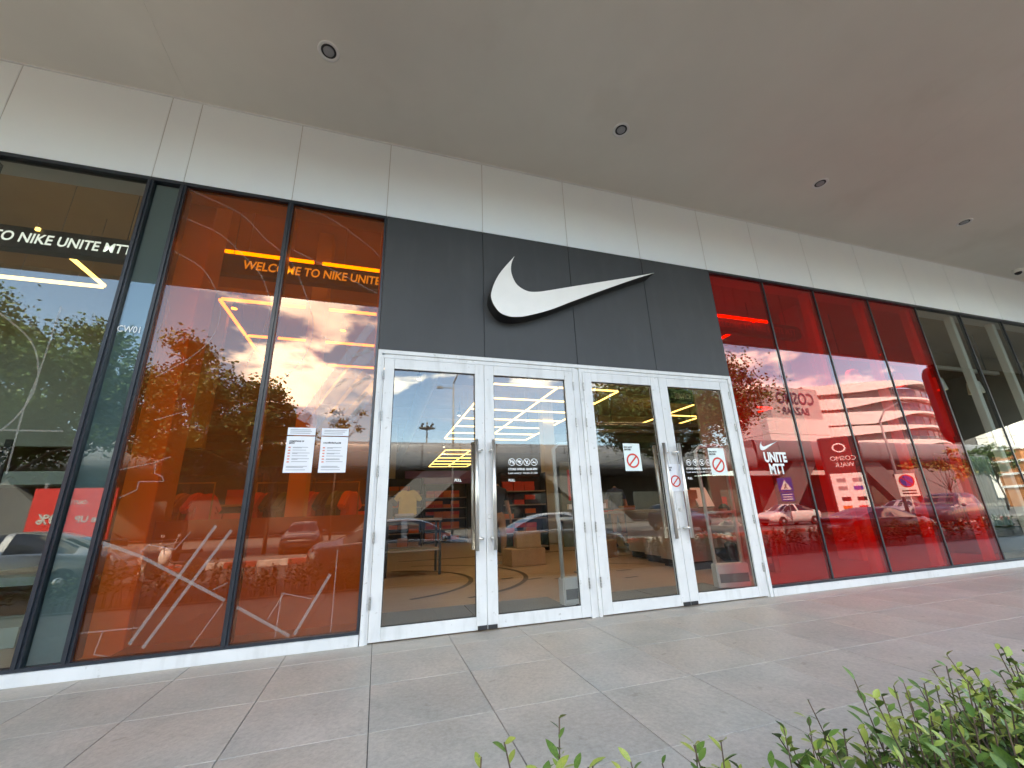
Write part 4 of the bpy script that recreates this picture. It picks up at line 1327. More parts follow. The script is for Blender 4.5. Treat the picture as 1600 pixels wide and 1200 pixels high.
def hand_edges(J, E_, wrist, pre, d, side):
    """palm and five curled fingers grown from a wrist joint; d is the hand's direction, side the thumb's side"""
    w = Vector(J[wrist][:3]); d = Vector(d).normalized(); s_ = Vector(side).normalized()
    J[pre+'palm'] = (*(w+d*0.055), 0.026)
    E_.append((wrist, pre+'palm'))
    for k, (o_, l) in enumerate(((-0.030, 0.055), (-0.010, 0.072), (0.011, 0.078), (0.031, 0.068))):
        b = w+d*0.095+s_*o_
        J[pre+'f%da' % k] = (*b, 0.0095)
        J[pre+'f%db' % k] = (*(b+d*l*0.5+Vector((0, 0.008, -0.004))), 0.0088)
        J[pre+'f%dc' % k] = (*(b+d*l+Vector((0, 0.022, -0.012))), 0.0075)
        E_ += [(pre+'palm', pre+'f%da' % k), (pre+'f%da' % k, pre+'f%db' % k), (pre+'f%db' % k, pre+'f%dc' % k)]
    b = w+d*0.03+s_*0.035
    J[pre+'ta'] = (*b, 0.011)
    J[pre+'tb'] = (*(b+d*0.04+s_*0.022), 0.0095)
    E_ += [(wrist, pre+'ta'), (pre+'ta', pre+'tb')]

# crouching person in a pale shirt behind the rightmost door, facing left, reaching to the counter
per = thing('person', 'crouching person in a pale shirt and dark trousers behind the rightmost door', 'person', (5.25, 1.55, 0), R(0))
J = {'pel': (0.10, 0, 0.24, .15, .13), 'wai': (0.06, 0, 0.40, .14, .12), 'che': (-0.02, 0, 0.57, .155, .12), 'nek': (-0.07, 0, 0.71, .055), 'neb': (-0.085, 0, 0.76, .05),
     'shl': (-0.03, -0.17, 0.64, .07), 'ell': (-0.20, -0.24, 0.47, .048), 'wrl': (-0.40, -0.18, 0.52, .032),
     'shr': (-0.03, 0.17, 0.64, .07), 'elr': (-0.22, 0.22, 0.48, .048), 'wrr': (-0.40, 0.15, 0.56, .032),
     'hil': (0.08, -0.09, 0.22, .10), 'knl': (-0.30, -0.15, 0.42, .068), 'anl': (-0.12, -0.13, 0.09, .045), 'tol': (-0.30, -0.14, 0.045, .04),
     'hir': (0.08, 0.09, 0.22, .10), 'knr': (-0.28, 0.15, 0.30, .068), 'anr': (0.06, 0.14, 0.09, .045), 'tor': (-0.10, 0.15, 0.045, .04)}
E_ = [('pel', 'wai'), ('wai', 'che'), ('che', 'nek'), ('nek', 'neb'), ('che', 'shl'), ('shl', 'ell'), ('ell', 'wrl'), ('che', 'shr'), ('shr', 'elr'), ('elr', 'wrr'),
      ('pel', 'hil'), ('hil', 'knl'), ('knl', 'anl'), ('anl', 'tol'), ('pel', 'hir'), ('hir', 'knr'), ('knr', 'anr'), ('anr', 'tor')]
hand_edges(J, E_, 'wrl', 'l', (-1, 0.1, 0.1), (0, 0.5, 0.8))
hand_edges(J, E_, 'wrr', 'r', (-1, -0.1, 0.1), (0, -0.5, 0.8))
bm_ = chain_figure('body', J, E_, 'pel')
colour_by(bm_, [(lambda c: c.z < 0.075, M['black']), (lambda c: c.x < -0.26 and c.z > 0.44 and abs(c.y) < 0.30 and c.z > 0.47, M['skin']),
                (lambda c: c.z > 0.735, M['skin']), (lambda c: c.z < 0.30 or (c.x < -0.12 and c.z < 0.46 and abs(c.y) < 0.215), M['darkcloth'])], M['whitecloth'])
obj('body', bm_, None, per, local=True)
def head(parent, cx, cy, cz, yaw_=0.0, hair=True):
    """head with brow, nose, mouth, ears; faces -x before the yaw"""
    bm2 = bmesh.new()
    bmesh.ops.create_uvsphere(bm2, u_segments=24, v_segments=18, radius=1)
    for v in bm2.verts:
        x, y, z = v.co
        w = 0.072*(1-0.18*max(0, -z))
        X, Y_, Z_ = x*0.094, y*w, z*0.115
        if x < -0.5 and abs(y) < 0.25 and -0.35 < z < 0.1:
            X -= 0.016*(1-abs(y)/0.25)*(1-abs(z+0.18)/0.3)
        if x < -0.6 and 0.05 < abs(y) < 0.5 and 0.0 < z < 0.22:
            X += 0.008
        if x < -0.55 and abs(y) < 0.35 and -0.62 < z < -0.48:
            X -= 0.005
        if z < -0.6:
            X -= 0.012
        v.co = (X, Y_, Z_)
    me = bpy.data.meshes.new('head')
    bm2.to_mesh(me); bm2.free()
    me.polygons.foreach_set('use_smooth', [True]*len(me.polygons))
    rot = Matrix.Rotation(yaw_, 4, 'Z')
    shift(me, cx, cy, cz, rot)
    hd = obj('head', me, M['skin'], parent, local=True)
    for s_ in (-1, 1):
        e = fix(MB().lathe([(0.0, -0.012), (0.010, -0.008), (0.012, 0), (0.0, 0.01)], 10, 'x').mesh('eye', True))
        shift(e, -0.083, s_*0.03, 0.012)
        shift(e, cx, cy, cz, rot)
        obj('eye', e, M['black'], hd, local=True)
        e = fix(MB().lathe([(0.0, -0.008), (0.022, -0.006), (0.026, 0.004), (0.0, 0.008)], 12, 'y').mesh('ear', True))
        shift(e, 0.005, s_*0.074, 0.0)
        shift(e, cx, cy, cz, rot)
        obj('ear', e, M['skin'], hd, local=True)
    if hair:
        bm2 = bmesh.new()
        bmesh.ops.create_uvsphere(bm2, u_segments=24, v_segments=16, radius=1)
        rg = random.Random(1)
        for v in bm2.verts:
            x, y, z = v.co
            k = 1 + rg.uniform(-0.02, 0.02)
            v.co = (x*0.102*k+0.010, y*0.082*k, z*0.118*k+0.012)
        dl = [v for v in bm2.verts if (v.co.z < 0.045 and v.co.x < -0.02) or v.co.z < -0.05]
        bmesh.ops.delete(bm2, geom=dl, context='VERTS')
        me = bpy.data.meshes.new('hair')
        bm2.to_mesh(me); bm2.free()
        me.polygons.foreach_set('use_smooth', [True]*len(me.polygons))
        shift(me, cx, cy, cz, rot)
        obj('hair', me, M['hair'], hd, local=True)
head(per, -0.10, 0, 0.855, 0.15)
obj('bag_strap', MB().tube([(-0.10, -0.165, 0.70), (0.0, -0.16, 0.60), (0.10, -0.155, 0.48), (0.17, -0.15, 0.32)], 0.014, 6), M['black'], per, local=True)

def mannequin(label, x, y, rz, top, legs, shoe, headed=False, s_=1.0):
    o = thing('mannequin', label, 'mannequin', (x, y, 0), rz, 'mannequins')
    o.scale = (s_, s_, s_)
    J = {'pel': (0, 0, 0.95, .155, .12), 'wai': (0, 0, 1.12, .135, .10), 'che': (0, 0, 1.34, .17, .115), 'nek': (0, 0.0, 1.49, .058), 'top': (0, 0, 1.57, .052),
         'sl': (-0.19, 0, 1.42, .07), 'el': (-0.27, 0.03, 1.15, .05), 'wl': (-0.29, -0.06, 0.92, .033),
         'sr': (0.19, 0, 1.42, .07), 'er': (0.27, 0.03, 1.15, .05), 'wr': (0.29, -0.06, 0.92, .033),
         'hl': (-0.095, 0, 0.88, .10), 'kl': (-0.11, -0.02, 0.50, .068), 'al': (-0.12, 0.02, 0.09, .048), 'tl': (-0.13, -0.14, 0.045, .042),
         'hr': (0.095, 0, 0.88, .10), 'kr': (0.12, -0.05, 0.50, .068), 'ar': (0.14, 0.01, 0.09, .048), 'tr': (0.16, -0.15, 0.045, .042)}
    E_ = [('pel', 'wai'), ('wai', 'che'), ('che', 'nek'), ('nek', 'top'), ('che', 'sl'), ('sl', 'el'), ('el', 'wl'), ('che', 'sr'), ('sr', 'er'), ('er', 'wr'),
          ('pel', 'hl'), ('hl', 'kl'), ('kl', 'al'), ('al', 'tl'), ('pel', 'hr'), ('hr', 'kr'), ('kr', 'ar'), ('ar', 'tr')]
    hand_edges(J, E_, 'wl', 'L', (0, -0.15, -1), (0, -1, 0))
    hand_edges(J, E_, 'wr', 'R', (0, -0.15, -1), (0, -1, 0))
    me = chain_figure('body', J, E_, 'pel')
    colour_by(me, [(lambda c: c.z < 0.11, M[shoe]), (lambda c: abs(c.x) > 0.20 and c.z < 1.22, M['skin']), (lambda c: c.z > 1.53, M['skin']), (lambda c: c.z < 0.98, M[legs])], M[top])
    obj('body', me, None, o, local=True)
    obj('stand_plate', MB().lathe([(0.22, 0.0), (0.22, 0.006), (0.2, 0.008)], 24), M['greymetal'], o, local=True)
    return o
mannequin('mannequin in a dark shirt and tan trousers behind the second door', 2.40, 4.9, R(15), 'darkcloth', 'khaki', 'whitecloth')
mannequin('mannequin in a navy shirt and tan shorts behind the third door', 6.15, 6.4, R(-10), 'bluecloth', 'khaki', 'black')
mannequin('mannequin in dark clothes far behind the third door', 3.9, 9.5, R(30), 'darkcloth', 'darkcloth', 'black')

# ------------------------------------------------------------------ hedge in front of the camera
hd = thing('hedge', 'low green leafy hedge along the outer edge of the tiled walkway', 'hedge', (5, -3.35, -0.5))
struct(bx('planting_bed', -9, 26, -4.5, -2.965, -0.56, -0.10, M['soil']))
hr = random.Random(21)
def leaf_mesh(l=1.0, w=0.44, fold=0.10, droop=0.18):
    v, f = [], []
    prof = [(0.0, 0.02), (0.18, 0.30), (0.42, 0.50), (0.68, 0.42), (0.88, 0.20), (1.0, 0.0)]
    for t, h in prof:
        z = -droop*t*t
        v += [(t*l, -h*w, z+fold*h), (t*l, 0, z), (t*l, h*w, z+fold*h)]
    for i in range(len(prof)-1):
        a = i*3
        f += [(a, a+3, a+4, a+1), (a+1, a+4, a+5, a+2)]
    return v, f
LV = [leaf_mesh(), leaf_mesh(1, 0.52, 0.16, 0.10), leaf_mesh(1, 0.38, 0.05, 0.30)]
leaves = []        # (matrix, variant, young)
twigs = MB()
def shoot(x, y, h, dense=1.0, ls=0.052):
    z0 = -0.15
    lean = Vector((hr.gauss(0, 0.10), hr.gauss(0, 0.10), 1)).normalized()
    bend = Vector((hr.gauss(0, 0.06), hr.gauss(0, 0.06), 0))
    base = Vector((x, y, z0))
    H_ = h - z0
    def at(t):
        return base + lean*H_*t + bend*t*t
    twigs.tube([at(0), at(0.5), at(1)], [0.004, 0.003, 0.0018], 4, cap=False)
    n = int(17*dense)
    ph = hr.uniform(0, 6.28)
    for k in range(n):
        t = 0.42 + 0.59*(k+0.5)/n
        p = at(t)
        ph += 2.4 + hr.uniform(-0.3, 0.3)
        up = 0.25 + 0.75*t*hr.uniform(0.6, 1.2)
        d = Vector((math.cos(ph), math.sin(ph), up)).normalized()
        side = d.cross(Vector((0, 0, 1))).normalized()
        side = (side + Vector((hr.gauss(0, .3), hr.gauss(0, .3), hr.gauss(0, .3)))).normalized()
        nrm = side.cross(d).normalized()
        side = d.cross(nrm).normalized()*-1
        s_ = ls*hr.uniform(0.55, 1.2)*(1.0 if t < 0.9 else 0.75)
        Mx = Matrix(((d.x*s_, side.x*s_, nrm.x*s_, p.x), (d.y*s_, side.y*s_, nrm.y*s_, p.y), (d.z*s_, side.z*s_, nrm.z*s_, p.z), (0, 0, 0, 1)))
        leaves.append((Mx, hr.randrange(3), hr.random() < (0.16 + (0.40 if t > 0.85 else 0))))
def hedge_run(x0, x1, per_m, ls, dense, z_top=0.37):
    n = int((x1-x0)*per_m)
    for k in range(n):
        x = x0 + (x1-x0)*hr.random()
        y = -2.93 - 0.80*hr.random()
        d_cam = math.hypot(x, y+3.926)
        if d_cam < 0.42:
            continue
        lump = 0.05*math.sin(x*2.1+1.0)+0.04*math.sin(x*5.3)
        shoot(x, y, z_top+lump+max(-0.06, min(0.07, hr.gauss(0, 0.035))), dense, ls)
hedge_run(-0.6, 0.15, 250, 0.050, 1.2, 0.315)
hedge_run(0.15, 0.5, 330, 0.050, 1.25, 0.37)
hedge_run(0.5, 1.3, 430, 0.050, 1.3, 0.375)
hedge_run(1.3, 1.9, 520, 0.050, 1.3, 0.42)
hedge_run(1.9, 3.2, 520, 0.050, 1.3, 0.49)
hedge_run(3.2, 6.0, 90, 0.06, 1.1, 0.45)
hedge_run(6.0, 12.0, 34, 0.085, 0.9)
hedge_run(12.0, 24.0, 16, 0.12, 0.8)
hedge_run(-8.0, -0.6, 34, 0.085, 0.9)
camp = Vector((0, -3.926, 0.953))
def on_screen(p):
    d = p-camp
    w = d.dot(fw)
    if w < 0.1:
        return 0
    fx = 0.5*1600/math.tan(R(51.02))
    u = 800+fx*d.dot(rr)/w
    v = 600-fx*d.dot(uu)/w
    return 1/w if (-20 < u < 1620 and v < 1215) else 0
scored = sorted(range(len(leaves)), key=lambda i: -on_screen(leaves[i][0].translation)*leaves[i][0].col[0].xyz.length)
single = [i for i in scored[:300] if on_screen(leaves[i][0].translation) > 0]
sset = set(single)
lmesh = {}
for v_ in range(3):
    for yg in (False, True):
        me = mesh_from('leaf', LV[v_][0], LV[v_][1], True)
        me.materials.append(M['leafnew'] if yg else M['leaf'])
        lmesh[(v_, yg)] = me
hoff = Matrix.Translation(-Vector(hd.location))
for i in single:
    Mx, v_, yg = leaves[i]
    o = obj('leaf', lmesh[(v_, yg)], None, hd, local=True)
    o.matrix_local = hoff @ Mx
for yg in (False, True):
    V_, F_ = [], []
    for i, (Mx, v_, y_) in enumerate(leaves):
        if i in sset or y_ != yg:
            continue
        b = len(V_)
        V_ += [tuple(Mx @ Vector(p)) for p in LV[v_][0]]
        F_ += [tuple(q+b for q in f) for f in LV[v_][1]]
    o = obj('foliage', mesh_from('foliage', V_, F_, True), M['leafnew'] if yg else M['leaf'], hd)
    o['kind'] = 'stuff'
o = obj('twigs', twigs.mesh('twigs', True), M['twig'], hd)
o['kind'] = 'stuff'

# ------------------------------------------------------------------ the street across, seen in the glass
def tree(label, x, y, z0, top, rx, rz, seed, m, nclump=70, nleaf=60, ls=0.24, trunk_r=0.16, lean=0.0, group='trees across the road'):
    rg = random.Random(seed)
    o = thing('tree', label, 'tree', (x, y, z0), 0, group)
    cz = top-rz
    tb = MB()
    base = Vector((x, y, z0-0.1))
    fork = Vector((x+lean, y, z0+(cz-rz-z0)*0.9))
    tb.tube([base, base.lerp(fork, 0.5)+Vector((rg.gauss(0, .06), rg.gauss(0, .06), 0)), fork], [trunk_r, trunk_r*0.8, trunk_r*0.7], 9)
    clumps = []
    while len(clumps) < nclump:
        p = Vector((rg.uniform(-1, 1), rg.uniform(-1, 1), rg.uniform(-1, 1)))
        if 0.30 < p.length < 1.0:
            p = Vector((p.x*rx, p.y*rx, p.z*rz*(1.0 if p.z > 0 else 0.85)))
            p *= 1+0.18*math.sin(3.1*math.atan2(p.y, p.x)+seed)+0.10*math.sin(5*p.z/rz+seed)
            clumps.append(Vector((x+lean, y, cz))+p)
    for k in range(9):
        e = clumps[k*len(clumps)//9]
        mid = fork.lerp(e, 0.5)+Vector((rg.gauss(0, .2), rg.gauss(0, .2), rg.uniform(0, .4)))
        tb.tube([fork, mid, e], [trunk_r*0.5, trunk_r*0.3, trunk_r*0.1], 6, cap=False)
    obj('trunk', tb.mesh('trunk', True), m if False else M['bark'], o)
    V_, F_ = [], []
    for c in clumps:
        cr = rg.uniform(0.45, 0.95)*rx*0.24
        for q in range(nleaf):
            d = Vector((rg.gauss(0, 1), rg.gauss(0, 1), rg.gauss(0, 0.65)))*cr*0.6
            p = c+d
            a = Vector((rg.gauss(0, 1), rg.gauss(0, 1), rg.gauss(0, 0.6))).normalized()
            b = a.cross(Vector((rg.gauss(0, 1), rg.gauss(0, 1), rg.gauss(0, 1)))).normalized()
            s_ = ls*rg.uniform(0.6, 1.2)
            i = len(V_)
            V_ += [tuple(p), tuple(p+a*s_*0.5+b*s_*0.28), tuple(p+a*s_), tuple(p+a*s_*0.5-b*s_*0.28)]
            F_.append((i, i+1, i+2, i+3))
    obj('crown', mesh_from('crown', V_, F_), m, o)
    return o
tree('large dark tree reflected at the far left, beside the red sale board', -14.6, -18, -0.4, 9.9, 4.3, 3.5, 1, M['crown'], 150, 280, 0.22)
tree('round dark tree reflected in the first orange pane', -8.2, -18.6, -0.4, 8.8, 3.2, 3.2, 2, M['crown'], 120, 280, 0.21)
tree('slim dark tree reflected beside the notices on the orange glass', -5.0, -19.4, -0.4, 7.0, 1.5, 2.0, 3, M['crown'], 50, 200, 0.18, 0.1)
tree('dark tree reflected left of all the others', -23.5, -17.0, -0.4, 9.6, 4.4, 3.6, 4, M['crown'], 110, 120, 0.32)
tree('small sparse tree reflected above the notices', -2.7, -25, -0.4, 8.5, 1.7, 1.5, 5, M['crown2'], 16, 40, 0.24, 0.07)
tree('broad spreading tree reflected in the right doors and first red pane', 14.7, -14.6, -0.4, 8.8, 4.4, 2.7, 6, M['crown'], 150, 250, 0.19, 0.2)
tree('young bronze leaved sapling reflected beside the dark estate car', 36.0, -14.4, -0.4, 4.6, 1.6, 1.5, 7, M['crown2'], 14, 40, 0.26, 0.05)
tree('pale green tree reflected at the far right', 63.0, -24, -0.4, 6.4, 2.2, 1.9, 8, M['crown'], 50, 90, 0.24, 0.1)

def catm(S, n):
    out = []
    for k in range(n+1):
        t = k/n*(len(S)-1)
        i = min(int(t), len(S)-2)
        u = t-i
        p1, p2 = S[i], S[i+1]
        p0 = S[i-1] if i else p1
        p3 = S[i+2] if i+2 < len(S) else p2
        out.append([0.5*((2*b)+(c-a)*u+(2*a-5*b+4*c-d)*u*u+(3*b-a-3*c+d)*u**3) for a, b, c, d in zip(p0, p1, p2, p3)])
    return out
SEDAN = [(-2.28, .38, .74, .60, .80, .52), (-2.1, .22, .88, .80, .97, .68), (-1.65, .19, .91, .86, 1.04, .68), (-1.05, .19, .93, .885, 1.30, .60), (-.5, .19, .93, .89, 1.45, .57),
         (.1, .19, .92, .89, 1.46, .57), (.6, .19, .91, .885, 1.33, .60), (1.15, .19, .88, .88, 1.0, .72), (1.7, .19, .82, .85, .90, .70), (2.12, .24, .70, .76, .77, .58), (2.3, .36, .58, .58, .64, .48)]
SUV = [(-2.25, .42, .95, .72, 1.10, .60), (-2.15, .28, 1.05, .86, 1.58, .64), (-1.6, .26, 1.08, .91, 1.74, .66), (-.9, .26, 1.08, .92, 1.77, .66), (-.2, .26, 1.07, .92, 1.76, .66),
       (.35, .26, 1.06, .92, 1.62, .68), (.95, .26, 1.04, .91, 1.16, .76), (1.6, .26, 1.0, .89, 1.07, .74), (2.1, .32, .88, .80, .95, .62), (2.3, .45, .72, .64, .80, .52)]
LOW = [(a, b, c*0.93, d, 0.93*e if e < 1.1 else e*0.86, f) for a, b, c, d, e, f in SEDAN]
def car(label, x, y, rz, paint_, S, cab, group='cars on the road', wheel=0.32):
    o = thing('car', label, 'car', (x, y, -0.55), rz, group)
    st = catm(S, 44)
    nr = 15
    V_ = []
    for (X, zb, zs, hw, zt, ht) in st:
        ring = [(0, zb), (hw*0.82, zb), (hw*0.96, zb+0.10), (hw, zb+(zs-zb)*0.45), (hw*0.99, zb+(zs-zb)*0.8), (hw*0.965, zs),
                (hw*0.965+(ht-hw*0.965)*0.12, zs+(zt-zs)*0.10), (hw*0.965+(ht-hw*0.965)*0.45, zs+(zt-zs)*0.45), (hw*0.965+(ht-hw*0.965)*0.80, zs+(zt-zs)*0.80),
                (ht, zs+(zt-zs)*0.92), (ht*0.86, zt-0.012), (ht*0.45, zt), (0, zt+0.008)]
        full = ring + [(-a, b) for a, b in ring[-2:0:-1]]
        V_.append([(X, a, b) for a, b in full])
    nr = len(V_[0])
    verts = [p for r_ in V_ for p in r_]
    body, win = [], []
    x_rear, x_roof0, x_pil, x_roof1, x_front = cab
    for i in range(len(V_)-1):
        Xm = 0.5*(V_[i][0][0]+V_[i+1][0][0])
        for k in range(nr):
            kk = k if k <= nr//2 else nr-1-k          # fold the right side onto the left
            q = (i*nr+k, i*nr+(k+1) % nr, (i+1)*nr+(k+1) % nr, (i+1)*nr+k)
            side_glass = kk in (6, 7, 8) and x_rear+0.2 < Xm < x_front-0.18 and abs(Xm-x_pil) > 0.06
            screen = kk in (10, 11) and (x_roof1+0.05 < Xm < x_front-0.06 or x_rear+0.06 < Xm < x_roof0-0.05)
            (win if side_glass or screen else body).append(q)
    body.append(tuple(range(nr))); body.append(tuple(range((len(V_)-1)*nr, len(V_)*nr)))
    def sub(fs, nm, m):
        me = mesh_from(nm, verts, fs, True)
        bm2 = bmesh.new(); bm2.from_mesh(me)
        bmesh.ops.delete(bm2, geom=[v for v in bm2.verts if not v.link_faces], context='VERTS')
        bmesh.ops.recalc_face_normals(bm2, faces=bm2.faces)
        bm2.to_mesh(me); bm2.free()
        return obj(nm, me, m, o, local=True)
    sub(body, 'body', paint_)
    sub(win, 'window', M['carglass'])
    f_ = S[-2]
    for s_ in (-1, 1):
        for X in (-1.38, 1.38):
            w_ = obj('wheel', fix(MB().lathe([(0.19, 0.0), (0.30, 0.0), (wheel, 0.04), (wheel, 0.18), (0.30, 0.21), (0.19, 0.21)], 24, 'y').mesh('wheel', True)), M['tyre'], o, local=True)
            w_.location = (X, s_*0.80-0.105, wheel)
            r_ = obj('rim', fix(MB().lathe([(0.0, -0.006), (0.06, -0.01), (0.185, 0.01), (0.20, 0.10), (0.185, 0.20), (0.06, 0.22), (0.0, 0.216)], 20, 'y').mesh('rim', True)), M['rim'], w_, local=True)
        zl = S[-3][2]
        l_ = fix(MB().lathe([(0.0, -0.10), (0.10, -0.08), (0.15, 0.0), (0.10, 0.06), (0.0, 0.08)], 14, 'x').mesh('headlight', True))
        hl = obj('headlight', l_, M['lamp'], o, local=True)
        hl.location = (S[-2][0]-0.06, s_*S[-2][3]*0.80, S[-2][2]-0.06); hl.scale = (1.6, 1.0, 0.62)
        tl_ = obj('tail_light', fix(MB().lathe([(0.0, -0.06), (0.12, -0.04), (0.14, 0.02), (0.0, 0.05)], 14, 'x').mesh('tail_light', True)), M['taillamp'], o, local=True)
        tl_.location = (S[1][0]-0.02, s_*S[1][3]*0.80, S[1][2]-0.06); tl_.scale = (1, 1, 0.8)
        mi = obj('mirror', fix(MB().lathe([(0.0, -0.06), (0.07, -0.04), (0.09, 0.02), (0.05, 0.07), (0.0, 0.08)], 12, 'x').mesh('mirror', True)), paint_, o, local=True)
        mi.location = (x_front-0.32, s_*(S[6][3]+0.10), S[6][2]+0.07); mi.scale = (1, 1.25, 0.85)
        hn = obj('door_handle', MB().box(-0.09, 0.09, -0.012, 0.012, -0.012, 0.012), paint_, o, local=True)
        hn.location = (-0.25, s_*(S[4][3]*0.992), S[4][2]-0.10)
    obj('bumper', MB().box(S[-1][0]-0.08, S[-1][0]+0.015, -0.55, 0.55, 0.34, 0.46), M['darkmetal'], o, local=True)
    pl = obj('number_plate', MB().box(S[0][0]-0.012, S[0][0]+0.05, -0.24, 0.24, 0.56, 0.67), M['signwhite'], o, local=True)
    return o
SC = (-1.72, -1.0, -0.05, 0.28, 1.18)
VC = (-2.2, -2.0, -0.1, 0.15, 1.0)
car('silver saloon car reflected in the second orange pane and leftmost door', 0.75, -8.0, 0, M['psilver'], SEDAN, SC)
car('silver saloon car reflected in the second door', 5.6, -9.6, 0, M['psilver'], SEDAN, SC)
car('low black car reflected in the red panes nearest the hedge', 18.7, -8.2, 0, M['pblack'], LOW, SC)
car('dark estate car reflected in the rightmost red pane', 31.0, -12.3, R(172), M['pdark'], SUV, VC)
car('white saloon car parked across the road, reflected left of the red panes', 28.6, -20.4, R(184), M['pwhite'], SEDAN, SC, 'parked cars across the road')
car('silver car reflected in the grey panel and leftmost pane', -8.3, -10.0, R(180), M['psilver'], SEDAN, SC)
car('dark car parked across the road, reflected behind the motorcycle', -12.5, -20.5, R(90), M['pdark'], SEDAN, SC, 'parked cars across the road')
car('dark car parked across the road, reflected behind the notices', -3.6, -21.0, R(86), M['pblack'], SEDAN, SC, 'parked cars across the road')
car('silver car parked across the road, reflected in the third door', 11.0, -21.0, R(92), M['psilver'], SEDAN, SC, 'parked cars across the road')
car('dark van-like car parked across the road, reflected in the rightmost door', 19.5, -21.0, R(90), M['pdark'], SUV, VC, 'parked cars across the road')
car('grey car parked across the road, reflected right of the sign pylon', 42.0, -21.0, R(180), M['psilver'], SEDAN, SC, 'parked cars across the road')

mc = thing('motorcycle', 'parked motorcycle with bright lamps reflected low in the first orange pane', 'motorcycle', (-5.6, -11.6, -0.55), R(200))
for X in (-0.62, 0.62):
    w_ = obj('wheel', fix(MB().lathe([(0.22, -0.03), (0.29, -0.045), (0.30, 0.0), (0.29, 0.045), (0.22, 0.03)], 22, 'y').mesh('wheel', True)), M['tyre'], mc, local=True)
    w_.location = (X, 0, 0.30)
    rm = MB()
    for k in range(6):
        a = k*math.pi/3
        rm.tube([(0, 0, 0), (0.23*math.cos(a), 0, 0.23*math.sin(a))], 0.012, 5)
    obj('rim', rm, M['rim'], w_, local=True)
obj('frame', MB().tube([(0.62, 0, 0.3), (0.45, 0, 0.72), (0.40, 0, 0.92)], 0.028, 8).tube([(0.45, 0, 0.70), (0.1, 0, 0.45), (-0.25, 0, 0.42), (-0.62, 0, 0.3)], 0.035, 8).tube([(-0.25, 0, 0.42), (-0.55, 0, 0.72)], 0.025, 8), M['darkmetal'], mc, local=True)
obj('seat', bevel_mesh(MB().box(-0.72, 0.02, -0.11, 0.11, 0.70, 0.80).mesh('seat'), 0.03, 2), M['black'], mc, local=True)
obj('fairing', fix(MB().lathe([(0.02, 0.86), (0.13, 0.78), (0.16, 0.62), (0.14, 0.45), (0.10, 0.36)], 14, 'z', (0.36, 0, 0)).mesh('fairing', True)), M['pwhite'], mc, local=True)
obj('handlebar', MB().tube([(0.30, -0.34, 1.0), (0.40, -0.10, 0.95), (0.40, 0.10, 0.95), (0.30, 0.34, 1.0)], 0.016, 8), M['steel'], mc, local=True)
obj('headlight', fix(MB().lathe([(0.0, -0.04), (0.08, 0.0), (0.07, 0.06), (0.0, 0.08)], 14, 'x', (0.48, 0, 0.84)).mesh('headlight', True)), M['lamp'], mc, local=True)
for s_ in (-1, 1):
    obj('mirror', MB().tube([(0.34, s_*0.24, 0.98), (0.30, s_*0.30, 1.18)], 0.008, 5).box(0.285, 0.305, s_*0.30-0.05, s_*0.30+0.05, 1.16, 1.24), M['steel'], mc, local=True)
obj('exhaust', MB().tube([(0.1, 0.12, 0.32), (-0.2, 0.14, 0.30), (-0.65, 0.16, 0.36)], [0.025, 0.035, 0.05], 10), M['steel'], mc, local=True)

def back_text(s, h, width, cx, y, z, bold=0.0):
    """lettering that faces the shop (+y)"""
    me = text_mesh(s, h, width, bold=bold)
    return shift(me, cx+width/2, y, z, Matrix.Rotation(math.pi, 4, 'Z'))

# street lamps, mast, signs
def lamp_post(label, x, y, h, arm, r_=0.075):
    o = thing('street_lamp', label, 'street lamp', (x, y, -0.4), 0, 'street lamps')
    obj('pole', fix(MB().tube([(x, y, -0.5), (x, y, h*0.6), (x, y, h)], [r_, r_*0.8, r_*0.6], 10).mesh('pole', True)), M['pole'], o)
    obj('arm', fix(MB().tube([(x, y, h), (x+arm*0.35, y, h+0.75), (x+arm, y, h+1.25)], r_*0.55, 8).mesh('arm', True)), M['pole'], o)
    obj('lamp_head', bevel_mesh(MB().box(x+arm-0.1, x+arm+0.7, y-0.14, y+0.14, h+1.2, h+1.32).mesh('lamp_head'), 0.03, 2), M['pole'], o)
    return o
lp_ = lamp_post('tall grey street lamp reflected in the leftmost door', 3.95, -20, 8.6, 0.9)
obj('side_bracket', MB().tube([(3.95, -20, 8.3), (3.2, -20, 8.3)], 0.025, 6).box(2.95, 3.3, -20.08, -19.92, 8.24, 8.36), M['pole'], lp_)
lamp_post('grey street lamp reflected in the rightmost red pane', 29.2, -13.2, 5.6, 2.2, 0.09)
ms = thing('floodlight_mast', 'distant floodlight mast reflected in the leftmost door', 'mast', (12.6, -120, -0.5))
obj('pole', MB().tube([(12.6, -120, -0.5), (12.6, -120, 28)], [0.45, 0.2], 10), M['pole'], ms)
for k in range(8):
    a = k*math.pi/4
    obj('floodlight', MB().box(12.6+2.0*math.cos(a)-0.32, 12.6+2.0*math.cos(a)+0.32, -120+2.0*math.sin(a)-0.3, -120+2.0*math.sin(a)+0.3, 25.8+(k % 2)*0.9, 26.3+(k % 2)*0.9), M['darkmetal'], ms)
obj('ring', MB().lathe([(0.3, 25.9), (2.1, 25.9), (2.1, 26.1), (0.3, 26.1)], 16, 'z', (12.6, -120, 0)), M['pole'], ms)

